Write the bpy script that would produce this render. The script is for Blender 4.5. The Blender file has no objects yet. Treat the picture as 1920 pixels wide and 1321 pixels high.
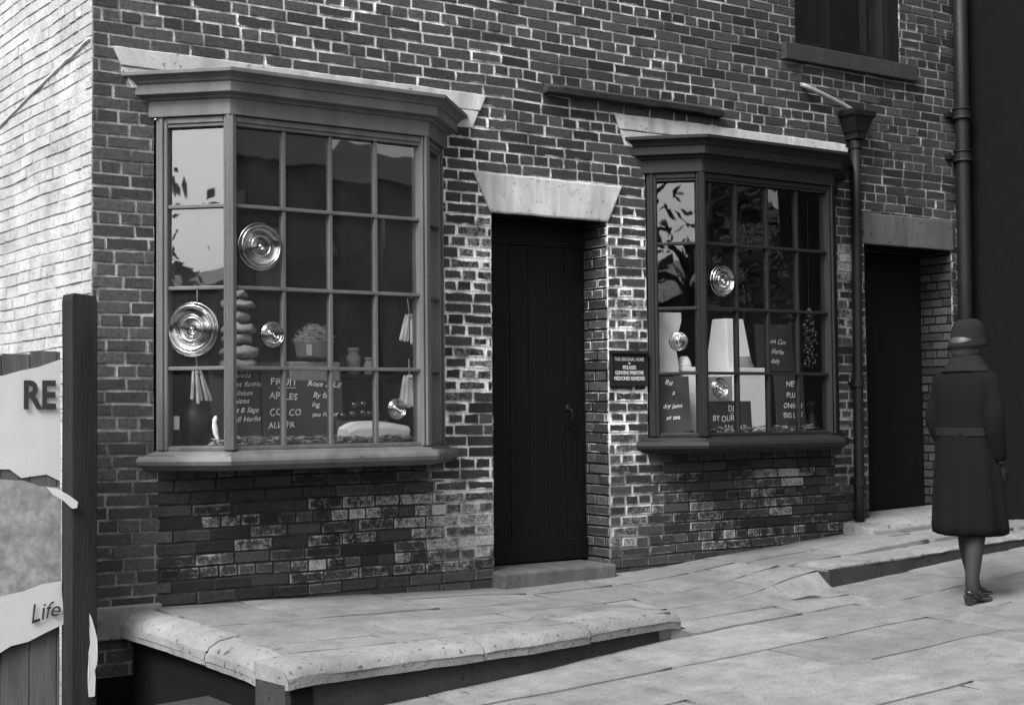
import bpy, bmesh, math, random
from mathutils import Vector, Matrix, noise
random.seed(7)
R = math.radians
sc = bpy.context.scene
C = sc.collection

# ------------------------------------------------------------------ camera, world, sun, exposure
cam_d = bpy.data.cameras.new('camera'); cam = bpy.data.objects.new('camera', cam_d); C.objects.link(cam)
yaw, pit, rol = R(34.917), R(2.282), R(-0.549)
fw = Vector((math.sin(yaw)*math.cos(pit), math.cos(yaw)*math.cos(pit), math.sin(pit)))
r0 = Vector((math.cos(yaw), -math.sin(yaw), 0)); u0 = r0.cross(fw)
rr = r0*math.cos(rol) + u0*math.sin(rol); uu = -r0*math.sin(rol) + u0*math.cos(rol)
cam.matrix_world = Matrix(((rr.x, uu.x, -fw.x, 0), (rr.y, uu.y, -fw.y, -8.0), (rr.z, uu.z, -fw.z, 0), (0, 0, 0, 1)))
cam_d.sensor_width = 36; cam_d.lens = 2842/1920*36
cam_d.clip_start = .1; cam_d.clip_end = 600
sc.camera = cam

SUN_EL, SUN_AZ = 47, 247          # azimuth the light comes FROM, degrees clockwise from +Y
w = bpy.data.worlds.new('World'); sc.world = w; w.use_nodes = True
nt = w.node_tree; nt.nodes.clear()
sky = nt.nodes.new('ShaderNodeTexSky'); sky.sky_type = 'NISHITA'; sky.sun_disc = False
sky.sun_elevation = R(SUN_EL); sky.sun_rotation = R(SUN_AZ); sky.dust_density = 4; sky.air_density = 1.5
bw = nt.nodes.new('ShaderNodeRGBToBW'); bg = nt.nodes.new('ShaderNodeBackground'); wo = nt.nodes.new('ShaderNodeOutputWorld')
nt.links.new(sky.outputs[0], bw.inputs[0]); nt.links.new(bw.outputs[0], bg.inputs[0]); nt.links.new(bg.outputs[0], wo.inputs[0])
bg.inputs[1].default_value = 0.15
sd = bpy.data.lights.new('sun', 'SUN'); sd.energy = 2.3; sd.angle = R(24); sd.color = (1, 1, 1)
sun = bpy.data.objects.new('sun', sd); C.objects.link(sun)
sv = Vector((math.sin(R(SUN_AZ))*math.cos(R(SUN_EL)), math.cos(R(SUN_AZ))*math.cos(R(SUN_EL)), math.sin(R(SUN_EL))))
sun.rotation_euler = sv.to_track_quat('Z', 'Y').to_euler()
vs = sc.view_settings; vs.view_transform = 'Standard'; vs.look = 'None'; vs.exposure = 1.28; vs.gamma = 1
sc.cycles.use_denoising = True
sc.cycles.max_bounces = 8; sc.cycles.transparent_max_bounces = 12

# ------------------------------------------------------------------ materials
class NB:
    def __init__(s, name):
        s.m = bpy.data.materials.new(name); s.m.use_nodes = True; s.t = s.m.node_tree; s.t.nodes.clear()
        s.out = s.n('ShaderNodeOutputMaterial')
    def n(s, ty, **k):
        x = s.t.nodes.new(ty)
        for a, b in k.items(): setattr(x, a, b)
        return x
    def l(s, a, b): s.t.links.new(a, b)
    def put(s, sock, v):
        if isinstance(v, (int, float)): sock.default_value = v
        else: s.l(v, sock)
    def math(s, op, a, b=0.0, c=None, clamp=False):
        x = s.n('ShaderNodeMath', operation=op, use_clamp=clamp)
        s.put(x.inputs[0], a); s.put(x.inputs[1], b)
        if c is not None: s.put(x.inputs[2], c)
        return x.outputs[0]
    def rng(s, v, a, b, c=0.0, d=1.0):
        x = s.n('ShaderNodeMapRange'); x.clamp = True
        for i, q in enumerate((v, a, b, c, d)): s.put(x.inputs[i], q)
        return x.outputs[0]
    def mix(s, f, a, b):
        x = s.n('ShaderNodeMix', data_type='FLOAT'); s.put(x.inputs[0], f); s.put(x.inputs[2], a); s.put(x.inputs[3], b)
        return x.outputs[0]
    def coord(s): return s.n('ShaderNodeTexCoord').outputs['Object']
    def noise(s, scale, detail=4, rough=.6, vec=None, stretch=None):
        x = s.n('ShaderNodeTexNoise'); x.inputs['Scale'].default_value = scale; x.inputs['Detail'].default_value = detail; x.inputs['Roughness'].default_value = rough
        v = vec or s.coord()
        if stretch:
            m = s.n('ShaderNodeMapping'); m.inputs['Scale'].default_value = stretch; s.l(v, m.inputs[0]); v = m.outputs[0]
        s.l(v, x.inputs['Vector']); return x.outputs[0]
    def attr(s, name): return s.n('ShaderNodeAttribute', attribute_name=name).outputs['Fac']
    def bump(s, h, strength=.4, dist=.004):
        b = s.n('ShaderNodeBump'); b.inputs['Strength'].default_value = strength; b.inputs['Distance'].default_value = dist; s.l(h, b.inputs['Height']); return b.outputs[0]
    def bsdf(s, val, rough=.8, bump=None, spec=.4, metal=0.0):
        p = s.n('ShaderNodeBsdfPrincipled')
        if isinstance(val, (int, float)): p.inputs['Base Color'].default_value = (val, val, val, 1)
        else: s.l(val, p.inputs['Base Color'])
        s.put(p.inputs['Roughness'], rough); p.inputs['Specular IOR Level'].default_value = spec; p.inputs['Metallic'].default_value = metal
        if bump: s.l(bump, p.inputs['Normal'])
        s.l(p.outputs[0], s.out.inputs[0]); return s.m

def mat_brick():
    b = NB('brickwork')
    uv = b.n('ShaderNodeUVMap', uv_map='BrickUV').outputs[0]
    sep = b.n('ShaderNodeSeparateXYZ'); b.l(uv, sep.inputs[0]); u, v = sep.outputs[0], sep.outputs[1]
    W, H, tone, wash, smear, mort = (b.attr(q) for q in ('bw', 'bh', 'tone', 'wash', 'smear', 'mort'))
    e = b.math('MINIMUM', b.math('MINIMUM', u, b.math('SUBTRACT', W, u)), b.math('MINIMUM', v, b.math('SUBTRACT', H, v)))
    n1 = b.noise(50, 5, .68); n2 = b.noise(13, 4); n3 = b.noise(190, 3); n4 = b.noise(1.3, 3)
    t = b.math('ADD', e, b.math('ADD', b.math('MULTIPLY', b.math('SUBTRACT', n1, .5), .017), b.math('MULTIPLY', b.math('SUBTRACT', n2, .5), .016)))
    n5 = b.noise(5.5, 4, .6)
    s_ = b.math('MULTIPLY_ADD', b.math('MULTIPLY', smear, b.rng(n5, .36, .66, .0, 2.1)), .0062, -.0014)
    mask = b.rng(t, b.math('SUBTRACT', s_, .0022), b.math('ADD', s_, .0022), 1, 0)
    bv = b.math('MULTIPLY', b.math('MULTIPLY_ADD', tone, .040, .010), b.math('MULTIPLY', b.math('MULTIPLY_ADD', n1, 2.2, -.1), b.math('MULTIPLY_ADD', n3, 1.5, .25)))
    thr = b.math('MULTIPLY_ADD', wash, -.42, .74)
    wm = b.rng(b.math('ADD', b.math('MULTIPLY', n1, .6), b.math('MULTIPLY', n2, .4)), b.math('SUBTRACT', thr, .10), b.math('ADD', thr, .14))
    rim = b.rng(e, .002, .013, 1, 0)
    wm = b.math('MULTIPLY', b.math('ADD', wm, b.math('MULTIPLY', rim, b.rng(n2, .42, .6)), clamp=True), b.rng(wash, .02, .35))
    wm = b.math('MULTIPLY', wm, b.rng(n3, .25, .6, .45, 1))
    bv = b.mix(wm, bv, b.math('MULTIPLY_ADD', n3, .62, .02))
    mv = b.math('MULTIPLY', b.math('MULTIPLY', mort, b.rng(n5, .34, .58, .3, 1.1)), b.math('MULTIPLY_ADD', n1, 1.9, .05))
    val = b.mix(mask, bv, mv)
    val = b.math('MULTIPLY', val, b.math('MULTIPLY_ADD', n4, .7, .65))
    h = b.math('ADD', b.math('MULTIPLY', n1, .6), b.math('MULTIPLY', n3, .35))
    return b.bsdf(val, .88, b.bump(h, .55, .005), .25)

def mat_lime():
    b = NB('limewashed_brick')
    n1 = b.noise(24, 6, .7); n2 = b.noise(5, 5); tone = b.attr('tone')
    pit = b.rng(b.noise(46, 3, .5), .66, .71, 0, 1)
    val = b.math('MULTIPLY', b.math('MULTIPLY_ADD', n2, .42, .20), b.math('MULTIPLY_ADD', tone, .12, .88))
    val = b.mix(b.math('MULTIPLY', pit, .8), val, .07)
    val = b.math('MULTIPLY', val, b.rng(b.noise(2.2, 5, .7), .35, .6, .72, 1.0))
    return b.bsdf(val, .9, b.bump(n1, .9, .022), .2)

def mat_plain(name, v, var=.35, scale=12, rough=.75, bstr=.3, bd=.003, fine=120, spec=.4, stretch=None, big=None, pits=0, streak=0):
    b = NB(name)
    n1 = b.noise(scale, 5, .65, stretch=stretch); n2 = b.noise(fine, 3, .6, stretch=stretch)
    val = b.math('MULTIPLY', b.math('MULTIPLY_ADD', b.math('SUBTRACT', n1, .5), 2*var, 1), v)
    val = b.math('MULTIPLY', val, b.math('MULTIPLY_ADD', b.math('SUBTRACT', n2, .5), var, 1))
    if big: val = b.math('MULTIPLY', val, b.math('MULTIPLY_ADD', b.math('SUBTRACT', b.noise(big, 3), .5), 1.2, 1))
    h = b.math('ADD', b.math('MULTIPLY', n1, .5), b.math('MULTIPLY', n2, .4))
    if streak: val = b.math('MULTIPLY', val, b.rng(b.noise(7, 5, .6, stretch=(1, 1, .14)), .35, .62, 1-streak, 1.05))
    if pits:
        pm = b.rng(b.noise(pits, 4, .6), .62, .70); val = b.math('MULTIPLY', val, b.math('SUBTRACT', 1, b.math('MULTIPLY', pm, .6))); h = b.math('SUBTRACT', h, b.math('MULTIPLY', pm, .6))
    return b.bsdf(val, b.math('MULTIPLY_ADD', n1, .3, rough-.15), b.bump(h, bstr, bd), spec)

def mat_flag():
    b = NB('flagstone')
    n1 = b.noise(7, 6, .65); n2 = b.noise(90, 4, .7); n3 = b.noise(1.1, 3); tone = b.attr('tone')
    val = b.math('MULTIPLY', b.math('MULTIPLY_ADD', n1, .16, .05), b.math('MULTIPLY', b.math('MULTIPLY_ADD', n2, 1.5, .25), b.math('MULTIPLY_ADD', b.noise(320, 2), 1.2, .4)))
    val = b.math('MULTIPLY', val, b.math('MULTIPLY', b.math('MULTIPLY_ADD', n3, 1.1, .45), b.math('MULTIPLY_ADD', tone, .25, .88)))
    vor = b.n('ShaderNodeTexVoronoi', feature='DISTANCE_TO_EDGE'); vor.inputs['Scale'].default_value = 1.1
    wv = b.n('ShaderNodeVectorMath', operation='ADD'); b.l(b.coord(), wv.inputs[0]); nz = b.n('ShaderNodeTexNoise'); nz.inputs['Scale'].default_value = 3.0; nz.inputs['Detail'].default_value = 5; b.l(b.coord(), nz.inputs['Vector']); b.l(nz.outputs['Color'], wv.inputs[1]); b.l(wv.outputs[0], vor.inputs['Vector'])
    crack = b.math('MULTIPLY', b.rng(vor.outputs[0], .0025, .007, 1, 0), b.rng(b.noise(2.3, 3), .56, .62))
    val = b.math('MULTIPLY', val, b.math('SUBTRACT', 1, b.math('MULTIPLY', crack, .7)))
    spot = b.rng(b.noise(20, 5, .6), .60, .68)
    val = b.mix(b.math('MULTIPLY', spot, .5), val, .06)
    h = b.math('ADD', n1, b.math('MULTIPLY', n2, .3))
    return b.bsdf(val, .7, b.bump(h, .5, .006), .45)

def mat_glass(name, wav=2.2, amp=.003, gain=2.2, base=0.03, haze=0.0):
    b = NB(name)
    n = b.noise(wav, 2, .4, stretch=(1, 1, .6))
    bm = b.bump(n, 1.0, amp)
    fr = b.n('ShaderNodeFresnel'); bf = b.n('ShaderNodeNewGeometry').outputs['Backfacing']; b.l(b.mix(bf, 1.52, 1/1.52), fr.inputs[0]); b.l(bm, fr.inputs[1])
    f = b.math('MULTIPLY_ADD', fr.outputs[0], gain, base, clamp=True)
    gl = b.n('ShaderNodeBsdfGlossy'); gl.inputs['Roughness'].default_value = .015; b.l(bm, gl.inputs['Normal'])
    tr = b.n('ShaderNodeBsdfTransparent'); tr.inputs[0].default_value = (.96, .96, .96, 1)
    mx = b.n('ShaderNodeMixShader'); b.l(f, mx.inputs[0]); b.l(tr.outputs[0], mx.inputs[1]); b.l(gl.outputs[0], mx.inputs[2])
    if haze:
        df = b.n('ShaderNodeBsdfDiffuse'); df.inputs[0].default_value = (.7, .7, .7, 1); m2 = b.n('ShaderNodeMixShader')  # pale diffuse mix painted in as a veil of light haze on the panes
        b.l(b.math('MULTIPLY', b.noise(5, 4), haze*2), m2.inputs[0]); b.l(mx.outputs[0], m2.inputs[1]); b.l(df.outputs[0], m2.inputs[2]); mx = m2
    b.l(mx.outputs[0], b.out.inputs[0]); return b.m

def mat_bull():
    b = NB('crown_glass')
    gl = b.n('ShaderNodeBsdfGlossy'); gl.inputs['Roughness'].default_value = .10
    tr = b.n('ShaderNodeBsdfTransparent'); tr.inputs[0].default_value = (.75, .75, .75, 1)
    fr = b.n('ShaderNodeFresnel'); bf = b.n('ShaderNodeNewGeometry').outputs['Backfacing']; b.l(b.mix(bf, 1.6, 1/1.6), fr.inputs[0])
    f = b.math('MULTIPLY_ADD', fr.outputs[0], 1.5, .24, clamp=True)
    mx = b.n('ShaderNodeMixShader'); b.l(f, mx.inputs[0]); b.l(tr.outputs[0], mx.inputs[1]); b.l(gl.outputs[0], mx.inputs[2])
    b.l(mx.outputs[0], b.out.inputs[0]); return b.m

M = dict(
    brick=mat_brick(), lime=mat_lime(), flag=mat_flag(),
    stone=mat_plain('lintel_stone', .38, .22, 9, .85, .5, .005, 90, .3, big=1.5, pits=32, streak=.3),
    darkstone=mat_plain('sooty_stone', .075, .35, 10, .85, .5, .006, 90, .3, pits=28, streak=.3),
    riserstone=mat_plain('dark_riser_stone', .028, .5, 10, .9, .7, .008, 80, .15, pits=30),  # far darker than the kerb tops; risers, upper sill and drip course
    kerb=mat_plain('kerb_stone', .14, .4, 9, .85, .9, .012, 70, .3, big=2.2, pits=26),
    paint=mat_plain('grey_gloss_paint', .085, .25, 14, .5, .25, .003, 160, .3, stretch=(1, 1, .25), pits=60, streak=.25),
    paintdark=mat_plain('dark_gloss_paint', .013, .35, 14, .55, .2, .003, 160, .15, stretch=(1, 1, .25)),
    door=mat_plain('black_door_paint', .005, .4, 20, .6, .2, .002, 160, .1, stretch=(1, 1, .12)),
    iron=mat_plain('cast_iron', .007, .3, 20, .55, .3, .003, 150, .2),
    lead=mat_plain('weathered_lead', .17, .3, 20, .5, .3, .003, 150, .5),
    timber=mat_plain('tarred_timber', .018, .6, 14, .8, .8, .01, 90, .15, stretch=(2, 1, .06), streak=.45),
    board=mat_plain('rough_boards', .085, .6, 9, .85, .7, .008, 90, .2, stretch=(1.6, 1, .08), streak=.4),
    paper=mat_plain('paper', .42, .12, 6, .8, .2, .003, 60, .2),
    picture=mat_plain('faded_print', .2, .95, 9, .8, .1, .002, 40, .2),
    ink=mat_plain('black_ink', .02, .1, 30, .6, .05, .001),
    slate=mat_plain('chalkboard', .045, .3, 7, .7, .1, .002, 70, .3),
    chalk=mat_plain('chalk', .75, .5, 45, .9, .1, .002, 220, .1),
    white=mat_plain('white_painted_wood', .82, .1, 8, .6, .15, .002, 90, .3),
    sack=mat_plain('coarse_sacking', .22, .5, 25, .9, .8, .01, 120, .2),
    wicker=mat_plain('wicker', .14, .6, 40, .8, .8, .01, 150, .2),
    straw=mat_plain('straw', .30, .4, 40, .8, .4, .004, 120, .2),
    wax=mat_plain('tallow_wax', .60, .12, 20, .5, .1, .002, 90, .4),
    bead=mat_plain('glossy_black_bead', .012, .2, 20, .15, .02, .001, 90, .8),
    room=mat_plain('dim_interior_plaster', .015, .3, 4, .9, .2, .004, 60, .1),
    glass=mat_glass('window_glass', gain=2.8, base=.05, haze=.013), glasswavy=mat_glass('wavy_window_glass', 3.0, .0018), bull=mat_bull(),
    coat=mat_plain('dark_wool_coat', .0045, .2, 25, .95, .5, .004, 260, .1),
    felt=mat_plain('dark_felt', .010, .2, 25, .95, .3, .003, 200, .1),
    skin=mat_plain('skin', .13, .06, 12, .55, .05, .001, 120, .3),
    stocking=mat_plain('grey_stocking', .018, .1, 30, .7, .05, .001, 200, .3),
    hair=mat_plain('dark_hair', .03, .3, 30, .5, .5, .003, 200, .4, stretch=(1, 1, .2)),
    leather=mat_plain('black_patent_leather', .012, .1, 30, .22, .05, .001, 120, .7),
    roof=mat_plain('slate_roof', .03, .3, 10, .7, .4, .01, 60, .4),
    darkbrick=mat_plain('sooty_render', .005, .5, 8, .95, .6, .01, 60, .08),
    farbrick=mat_plain('weathered_brick', .14, .5, 6, .9, .4, .006, 60, .2),
    bark=mat_plain('bark', .06, .4, 12, .9, .8, .02, 60, .2),
    leaf=mat_plain('foliage', .07, .4, 6, .7, .2, .004, 60, .3),
    mud=mat_plain('earth', .05, .5, 9, .95, .8, .02, 60, .2),
    rubble=mat_plain('loose_rubble', .12, .8, 14, .95, .8, .02, 60, .2),
    gap=mat_plain('joint_dirt', .025, .4, 12, .95, .5, .01, 60, .2),
)

# ------------------------------------------------------------------ mesh helpers
class MB:
    def __init__(s): s.v = []; s.f = []; s.mi = []
    def add(s, vs, fs, mi=0):
        o = len(s.v); s.v += [tuple(q) for q in vs]; s.f += [tuple(i+o for i in q) for q in fs]; s.mi += [mi]*len(fs); return s
    def box(s, a, b, mi=0, mat=None, j=0.0):
        vs = [Vector((x, y, z)) for z in (a[2], b[2]) for y in (a[1], b[1]) for x in (a[0], b[0])]
        if j: vs = [q + Vector((random.uniform(-j, j), random.uniform(-j, j), random.uniform(-j, j))) for q in vs]
        if mat: vs = [mat @ q for q in vs]
        return s.add(vs, [(0, 2, 3, 1), (4, 5, 7, 6), (0, 1, 5, 4), (2, 6, 7, 3), (0, 4, 6, 2), (1, 3, 7, 5)], mi)
    def prism(s, pts, y0, y1, mi=0):      # polygon in x,z extruded in y
        n = len(pts); vs = [(x, y0, z) for x, z in pts] + [(x, y1, z) for x, z in pts]
        return s.add(vs, [tuple(range(n)), tuple(range(2*n-1, n-1, -1))] + [(i, i+n, (i+1) % n+n, (i+1) % n) for i in range(n)], mi)
    def loft(s, rings, cap=True, closed=True, mi=0):
        n = len(rings[0]); vs = [p for r in rings for p in r]; fs = []
        for k in range(len(rings)-1):
            for i in range(n if closed else n-1):
                j = (i+1) % n; fs.append((k*n+i, k*n+j, (k+1)*n+j, (k+1)*n+i))
        if cap and closed: fs += [tuple(range(n-1, -1, -1)), tuple((len(rings)-1)*n+i for i in range(n))]
        return s.add(vs, fs, mi)
    def tube(s, pts, rad, n=10, mi=0, cap=True):
        pts = [Vector(p) for p in pts]; rings = []
        for k, p in enumerate(pts):
            t = (pts[min(k+1, len(pts)-1)] - pts[max(k-1, 0)]).normalized()
            up = Vector((0, 0, 1)) if abs(t.z) < .95 else Vector((1, 0, 0))
            a = t.cross(up).normalized(); b_ = t.cross(a)
            r_ = rad[k] if isinstance(rad, (list, tuple)) else rad
            rings.append([p + a*(math.cos(6.2832*i/n)*r_) + b_*(math.sin(6.2832*i/n)*r_) for i in range(n)])
        return s.loft(rings, cap, True, mi)
    def lathe(s, prof, c=(0, 0, 0), n=24, mat=None, mi=0, sy=1.0):     # prof: (r, z)
        rings = [[Vector((c[0]+r*math.cos(6.2832*i/n), c[1]+sy*r*math.sin(6.2832*i/n), c[2]+z)) for i in range(n)] for r, z in prof]
        if mat: rings = [[mat @ q for q in r] for r in rings]
        return s.loft(rings, True, True, mi)
    def build(s, name, m, parent=None, smooth=False, bevel=0, fix=True, sub=0):
        me = bpy.data.meshes.new(name); me.from_pydata(s.v, [], s.f)
        for q in (m if isinstance(m, (list, tuple)) else [m]): me.materials.append(M[q] if isinstance(q, str) else q)
        me.polygons.foreach_set('material_index', s.mi)
        if fix:
            bm = bmesh.new(); bm.from_mesh(me); bmesh.ops.recalc_face_normals(bm, faces=bm.faces); bm.to_mesh(me); bm.free()
        if smooth: me.polygons.foreach_set('use_smooth', [True]*len(me.polygons))
        o = bpy.data.objects.new(name, me); C.objects.link(o)
        if parent: o.parent = parent
        if bevel:
            q = o.modifiers.new('bevel', 'BEVEL'); q.width = bevel; q.segments = 2; q.limit_method = 'ANGLE'; q.angle_limit = R(35)
        if sub:
            q = o.modifiers.new('sub', 'SUBSURF'); q.levels = sub; q.render_levels = sub
        return o

def tag(o, label=None, cat=None, group=None, kind=None):
    if label: o['label'] = label
    if cat: o['category'] = cat
    if group: o['group'] = group
    if kind: o['kind'] = kind
    return o
def thing(name, label, cat, group=None):
    o = bpy.data.objects.new(name, None); C.objects.link(o); o.empty_display_size = .1
    return tag(o, label, cat, group)

def text(name, body, m, mat, parent, size, align='CENTER', shear=0.0, extrude=.001, font_w=1.0, spacing=1.0, off=0.0, line=1.0, hand=False):
    c = bpy.data.curves.new(name, 'FONT'); c.body = body; c.size = size; c.align_x = align; c.shear = shear; c.extrude = extrude
    c.space_character = spacing; c.offset = off; c.space_line = line; c.resolution_u = 3
    t = bpy.data.objects.new(name+'_src', c); C.objects.link(t)
    bpy.context.view_layer.update()
    me = bpy.data.meshes.new_from_object(t.evaluated_get(bpy.context.evaluated_depsgraph_get()))
    bpy.data.objects.remove(t); bpy.data.curves.remove(c)
    me.materials.clear(); me.materials.append(M[m])
    if hand:
        k = random.uniform(0, 50)
        for q in me.vertices:
            p = q.co/size; d = noise.noise_vector(Vector((p.x*1.1+k, p.y*.7, k))); e = noise.noise_vector(Vector((p.x*4+k, p.y*4, k)))
            q.co.x += size*(.11*d.x+.025*e.x); q.co.y += size*(.15*d.y+.03*e.y)
    o = bpy.data.objects.new(name, me); C.objects.link(o); me.transform(Matrix.Diagonal((font_w, 1, 1, 1))); me.transform(mat)
    o.parent = parent
    return o
def on_plane(x, y, z, rz=0.0, lean=0.0, roll=0.0):   # text plane standing up, facing -Y
    return Matrix.Translation((x, y, z)) @ Matrix.Rotation(rz, 4, 'Z') @ Matrix.Rotation(R(90)-lean, 4, 'X') @ Matrix.Rotation(roll, 4, 'Z')

# ------------------------------------------------------------------ brickwork: every brick modelled, mortar bed behind
def brickwork(name, parent, origin, ax_u, ax_n, u0, u1, v0, v1, holes=(), prop=None, course=.070, length=.236, joint=.0085, mats='brick', top=None, wob=.005, phase=0.0, mix=None):
    ax_u = Vector(ax_u); ax_n = Vector(ax_n); O = Vector(origin); Z = Vector((0, 0, 1))
    V = []; F = []; UV = []; A = {k: [] for k in ('bw', 'bh', 'tone', 'wash', 'smear', 'mort')}
    prop = prop or (lambda u, v: (0.5, 0, .6, .45))
    def P(u, v, n):
        q = noise.noise_vector(Vector((u*1.7, v*1.7, 3.1)))
        d = noise.noise(Vector((u*7, v*7, 9.0)))
        return O + ax_u*(u + q.x*wob) + Z*(v + q.z*wob*1.6 + d*.0016) + ax_n*n
    def quad(ps, uvs, at):
        i = len(V); V.extend(ps); F.append((i, i+1, i+2, i+3)); UV.extend(uvs)
        for k, q in zip(('bw', 'bh', 'tone', 'wash', 'smear', 'mort'), at): A[k].append(q)
    def spans(a, b, z0, z1):
        seg = [(a, b)]
        for (h0, h1, g0, g1) in holes:
            if (z0+z1)/2 < g0 or (z0+z1)/2 > g1: continue
            ns = []
            for (p, q) in seg:
                if h1 <= p or h0 >= q: ns.append((p, q)); continue
                if h0 > p: ns.append((p, h0))
                if h1 < q: ns.append((h1, q))
            seg = ns
        return seg
    k = 0; z = v0
    while z < v1-.01:
        h = course; zc = z+h/2
        if top:
            ue = top(zc)
        else: ue = u1
        header = (k % 4 == 3)
        L = length/2 if header else length
        u = u0 - L*(.5 if k % 2 else 1) - random.uniform(0, .04) + phase
        # mortar bed
        for (p, q) in spans(u0, ue, z, z+h):
            n = max(1, int((q-p)/.12))
            for i in range(n):
                a, b = p+(q-p)*i/n, p+(q-p)*(i+1)/n
                pr = prop((a+b)/2, zc)
                quad([P(a, z, -.0035), P(b, z, -.0035), P(b, z+h, -.0035), P(a, z+h, -.0035)], [(0, 0)]*4, (-1, -1, .5, 0, 0, pr[3]))
        while u < ue:
            l = L*random.uniform(.94, 1.05)
            if not header and random.random() < .12: l *= random.choice((.5, .75))
            for (p, q) in spans(max(u, u0), min(u+l-joint, ue), z, z+h):
                if q-p < .015: continue
                pr = prop((p+q)/2, zc)
                g = random.gauss(0, .0018)
                n0 = .0028 + g; c_ = .0045
                zz0, zz1 = z + joint*.5*random.uniform(.7, 1.3), z+h - joint*.5*random.uniform(.7, 1.3)
                jj = lambda: random.uniform(-.0022, .0022)
                b0 = [P(p, zz0, -.008), P(q, zz0, -.008), P(q, zz1, -.008), P(p, zz1, -.008)]
                fr = [(p+c_+jj(), zz0+c_+jj()), (q-c_+jj(), zz0+c_+jj()), (q-c_+jj(), zz1-c_+jj()), (p+c_+jj(), zz1-c_+jj())]
                f0 = [P(a, b, n0+random.uniform(-.001, .001)) for a, b in fr]
                W, H = q-p, zz1-zz0
                at = (W, H, random.random()*.8+.2*pr[0], pr[1], pr[2]*random.uniform(.6, 1.35), pr[3]*random.uniform(.8, 1.15))
                uv = [(c_, c_), (W-c_, c_), (W-c_, H-c_), (c_, H-c_)]; ub = [(0, 0), (W, 0), (W, H), (0, H)]
                quad(f0, uv, at)
                for i in range(4):
                    j = (i+1) % 4; quad([b0[i], b0[j], f0[j], f0[i]], [ub[i], ub[j], uv[j], uv[i]], at)
            u += l
        z += h; k += 1
    me = bpy.data.meshes.new(name); me.from_pydata(V, [], F); me.materials.append(M[mats])
    ul = me.uv_layers.new(name='BrickUV'); ul.data.foreach_set('uv', [c for q in UV for c in q])
    for k_, d in A.items():
        a = me.attributes.new(k_, 'FLOAT', 'FACE'); a.data.foreach_set('value', d)
    nrm = me.polygons[0].normal if len(me.polygons) else ax_n
    if nrm.dot(ax_n) < 0: me.flip_normals()
    o = bpy.data.objects.new(name, me); C.objects.link(o)
    if parent: o.parent = parent
    return o

# ------------------------------------------------------------------ ground surfaces
def lerp_tab(t, x):
    if x <= t[0][0]: return t[0][1]
    for (a, b), (c, d) in zip(t, t[1:]):
        if x <= c: return b+(d-b)*(x-a)/(c-a)
    return t[-1][1]
BASE = [(2.8, -1.04), (3.3, -1.045), (5.42, -1.10), (6.63, -1.075), (8.56, -.935), (11, -.86)]
ROAD = [(-30, -3.2), (2.5, -1.38), (5.55, -1.235), (7.25, -1.15), (8.6, -1.045), (11, -.90), (40, 1.0)]
def zroad(x, y): return lerp_tab(ROAD, x) + (.02*max(-6, y+1.4) if y < -1.4 else 0)
def sm(a, b, x):
    t = min(1, max(0, (x-a)/(b-a))); return t*t*(3-2*t)
def zpave(x, y):
    b = lerp_tab(BASE, x)
    left = b + (-1.10-b)*min(1, -y/1.6)
    right = b + .012*min(1, max(0, -y)/1.1)
    if y < -1.08: right += (zroad(x, -1.7)-right)*min(1, (-1.08-y)/.16)
    ramp = b + (zroad(x, -1.5)-b)*min(1, max(0, -y)/1.55)**1.15
    k = min(1, max(0, -y)/1.3)
    if x < 6.3: x0 = 5.0+.54*k; t = sm(x0, x0+.75*(1-k)+.06, x); z = left*(1-t)+ramp*t
    else: t = sm(6.2, 7.22, x)**1.3; z = ramp*(1-t)+right*t
    return z
def zground(x, y):
    front = -1.62 if x < 6.4 else (-1.09 if x > 7.2 else -1.5)
    return zpave(x, y) if y > front else zroad(x, y)

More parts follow.
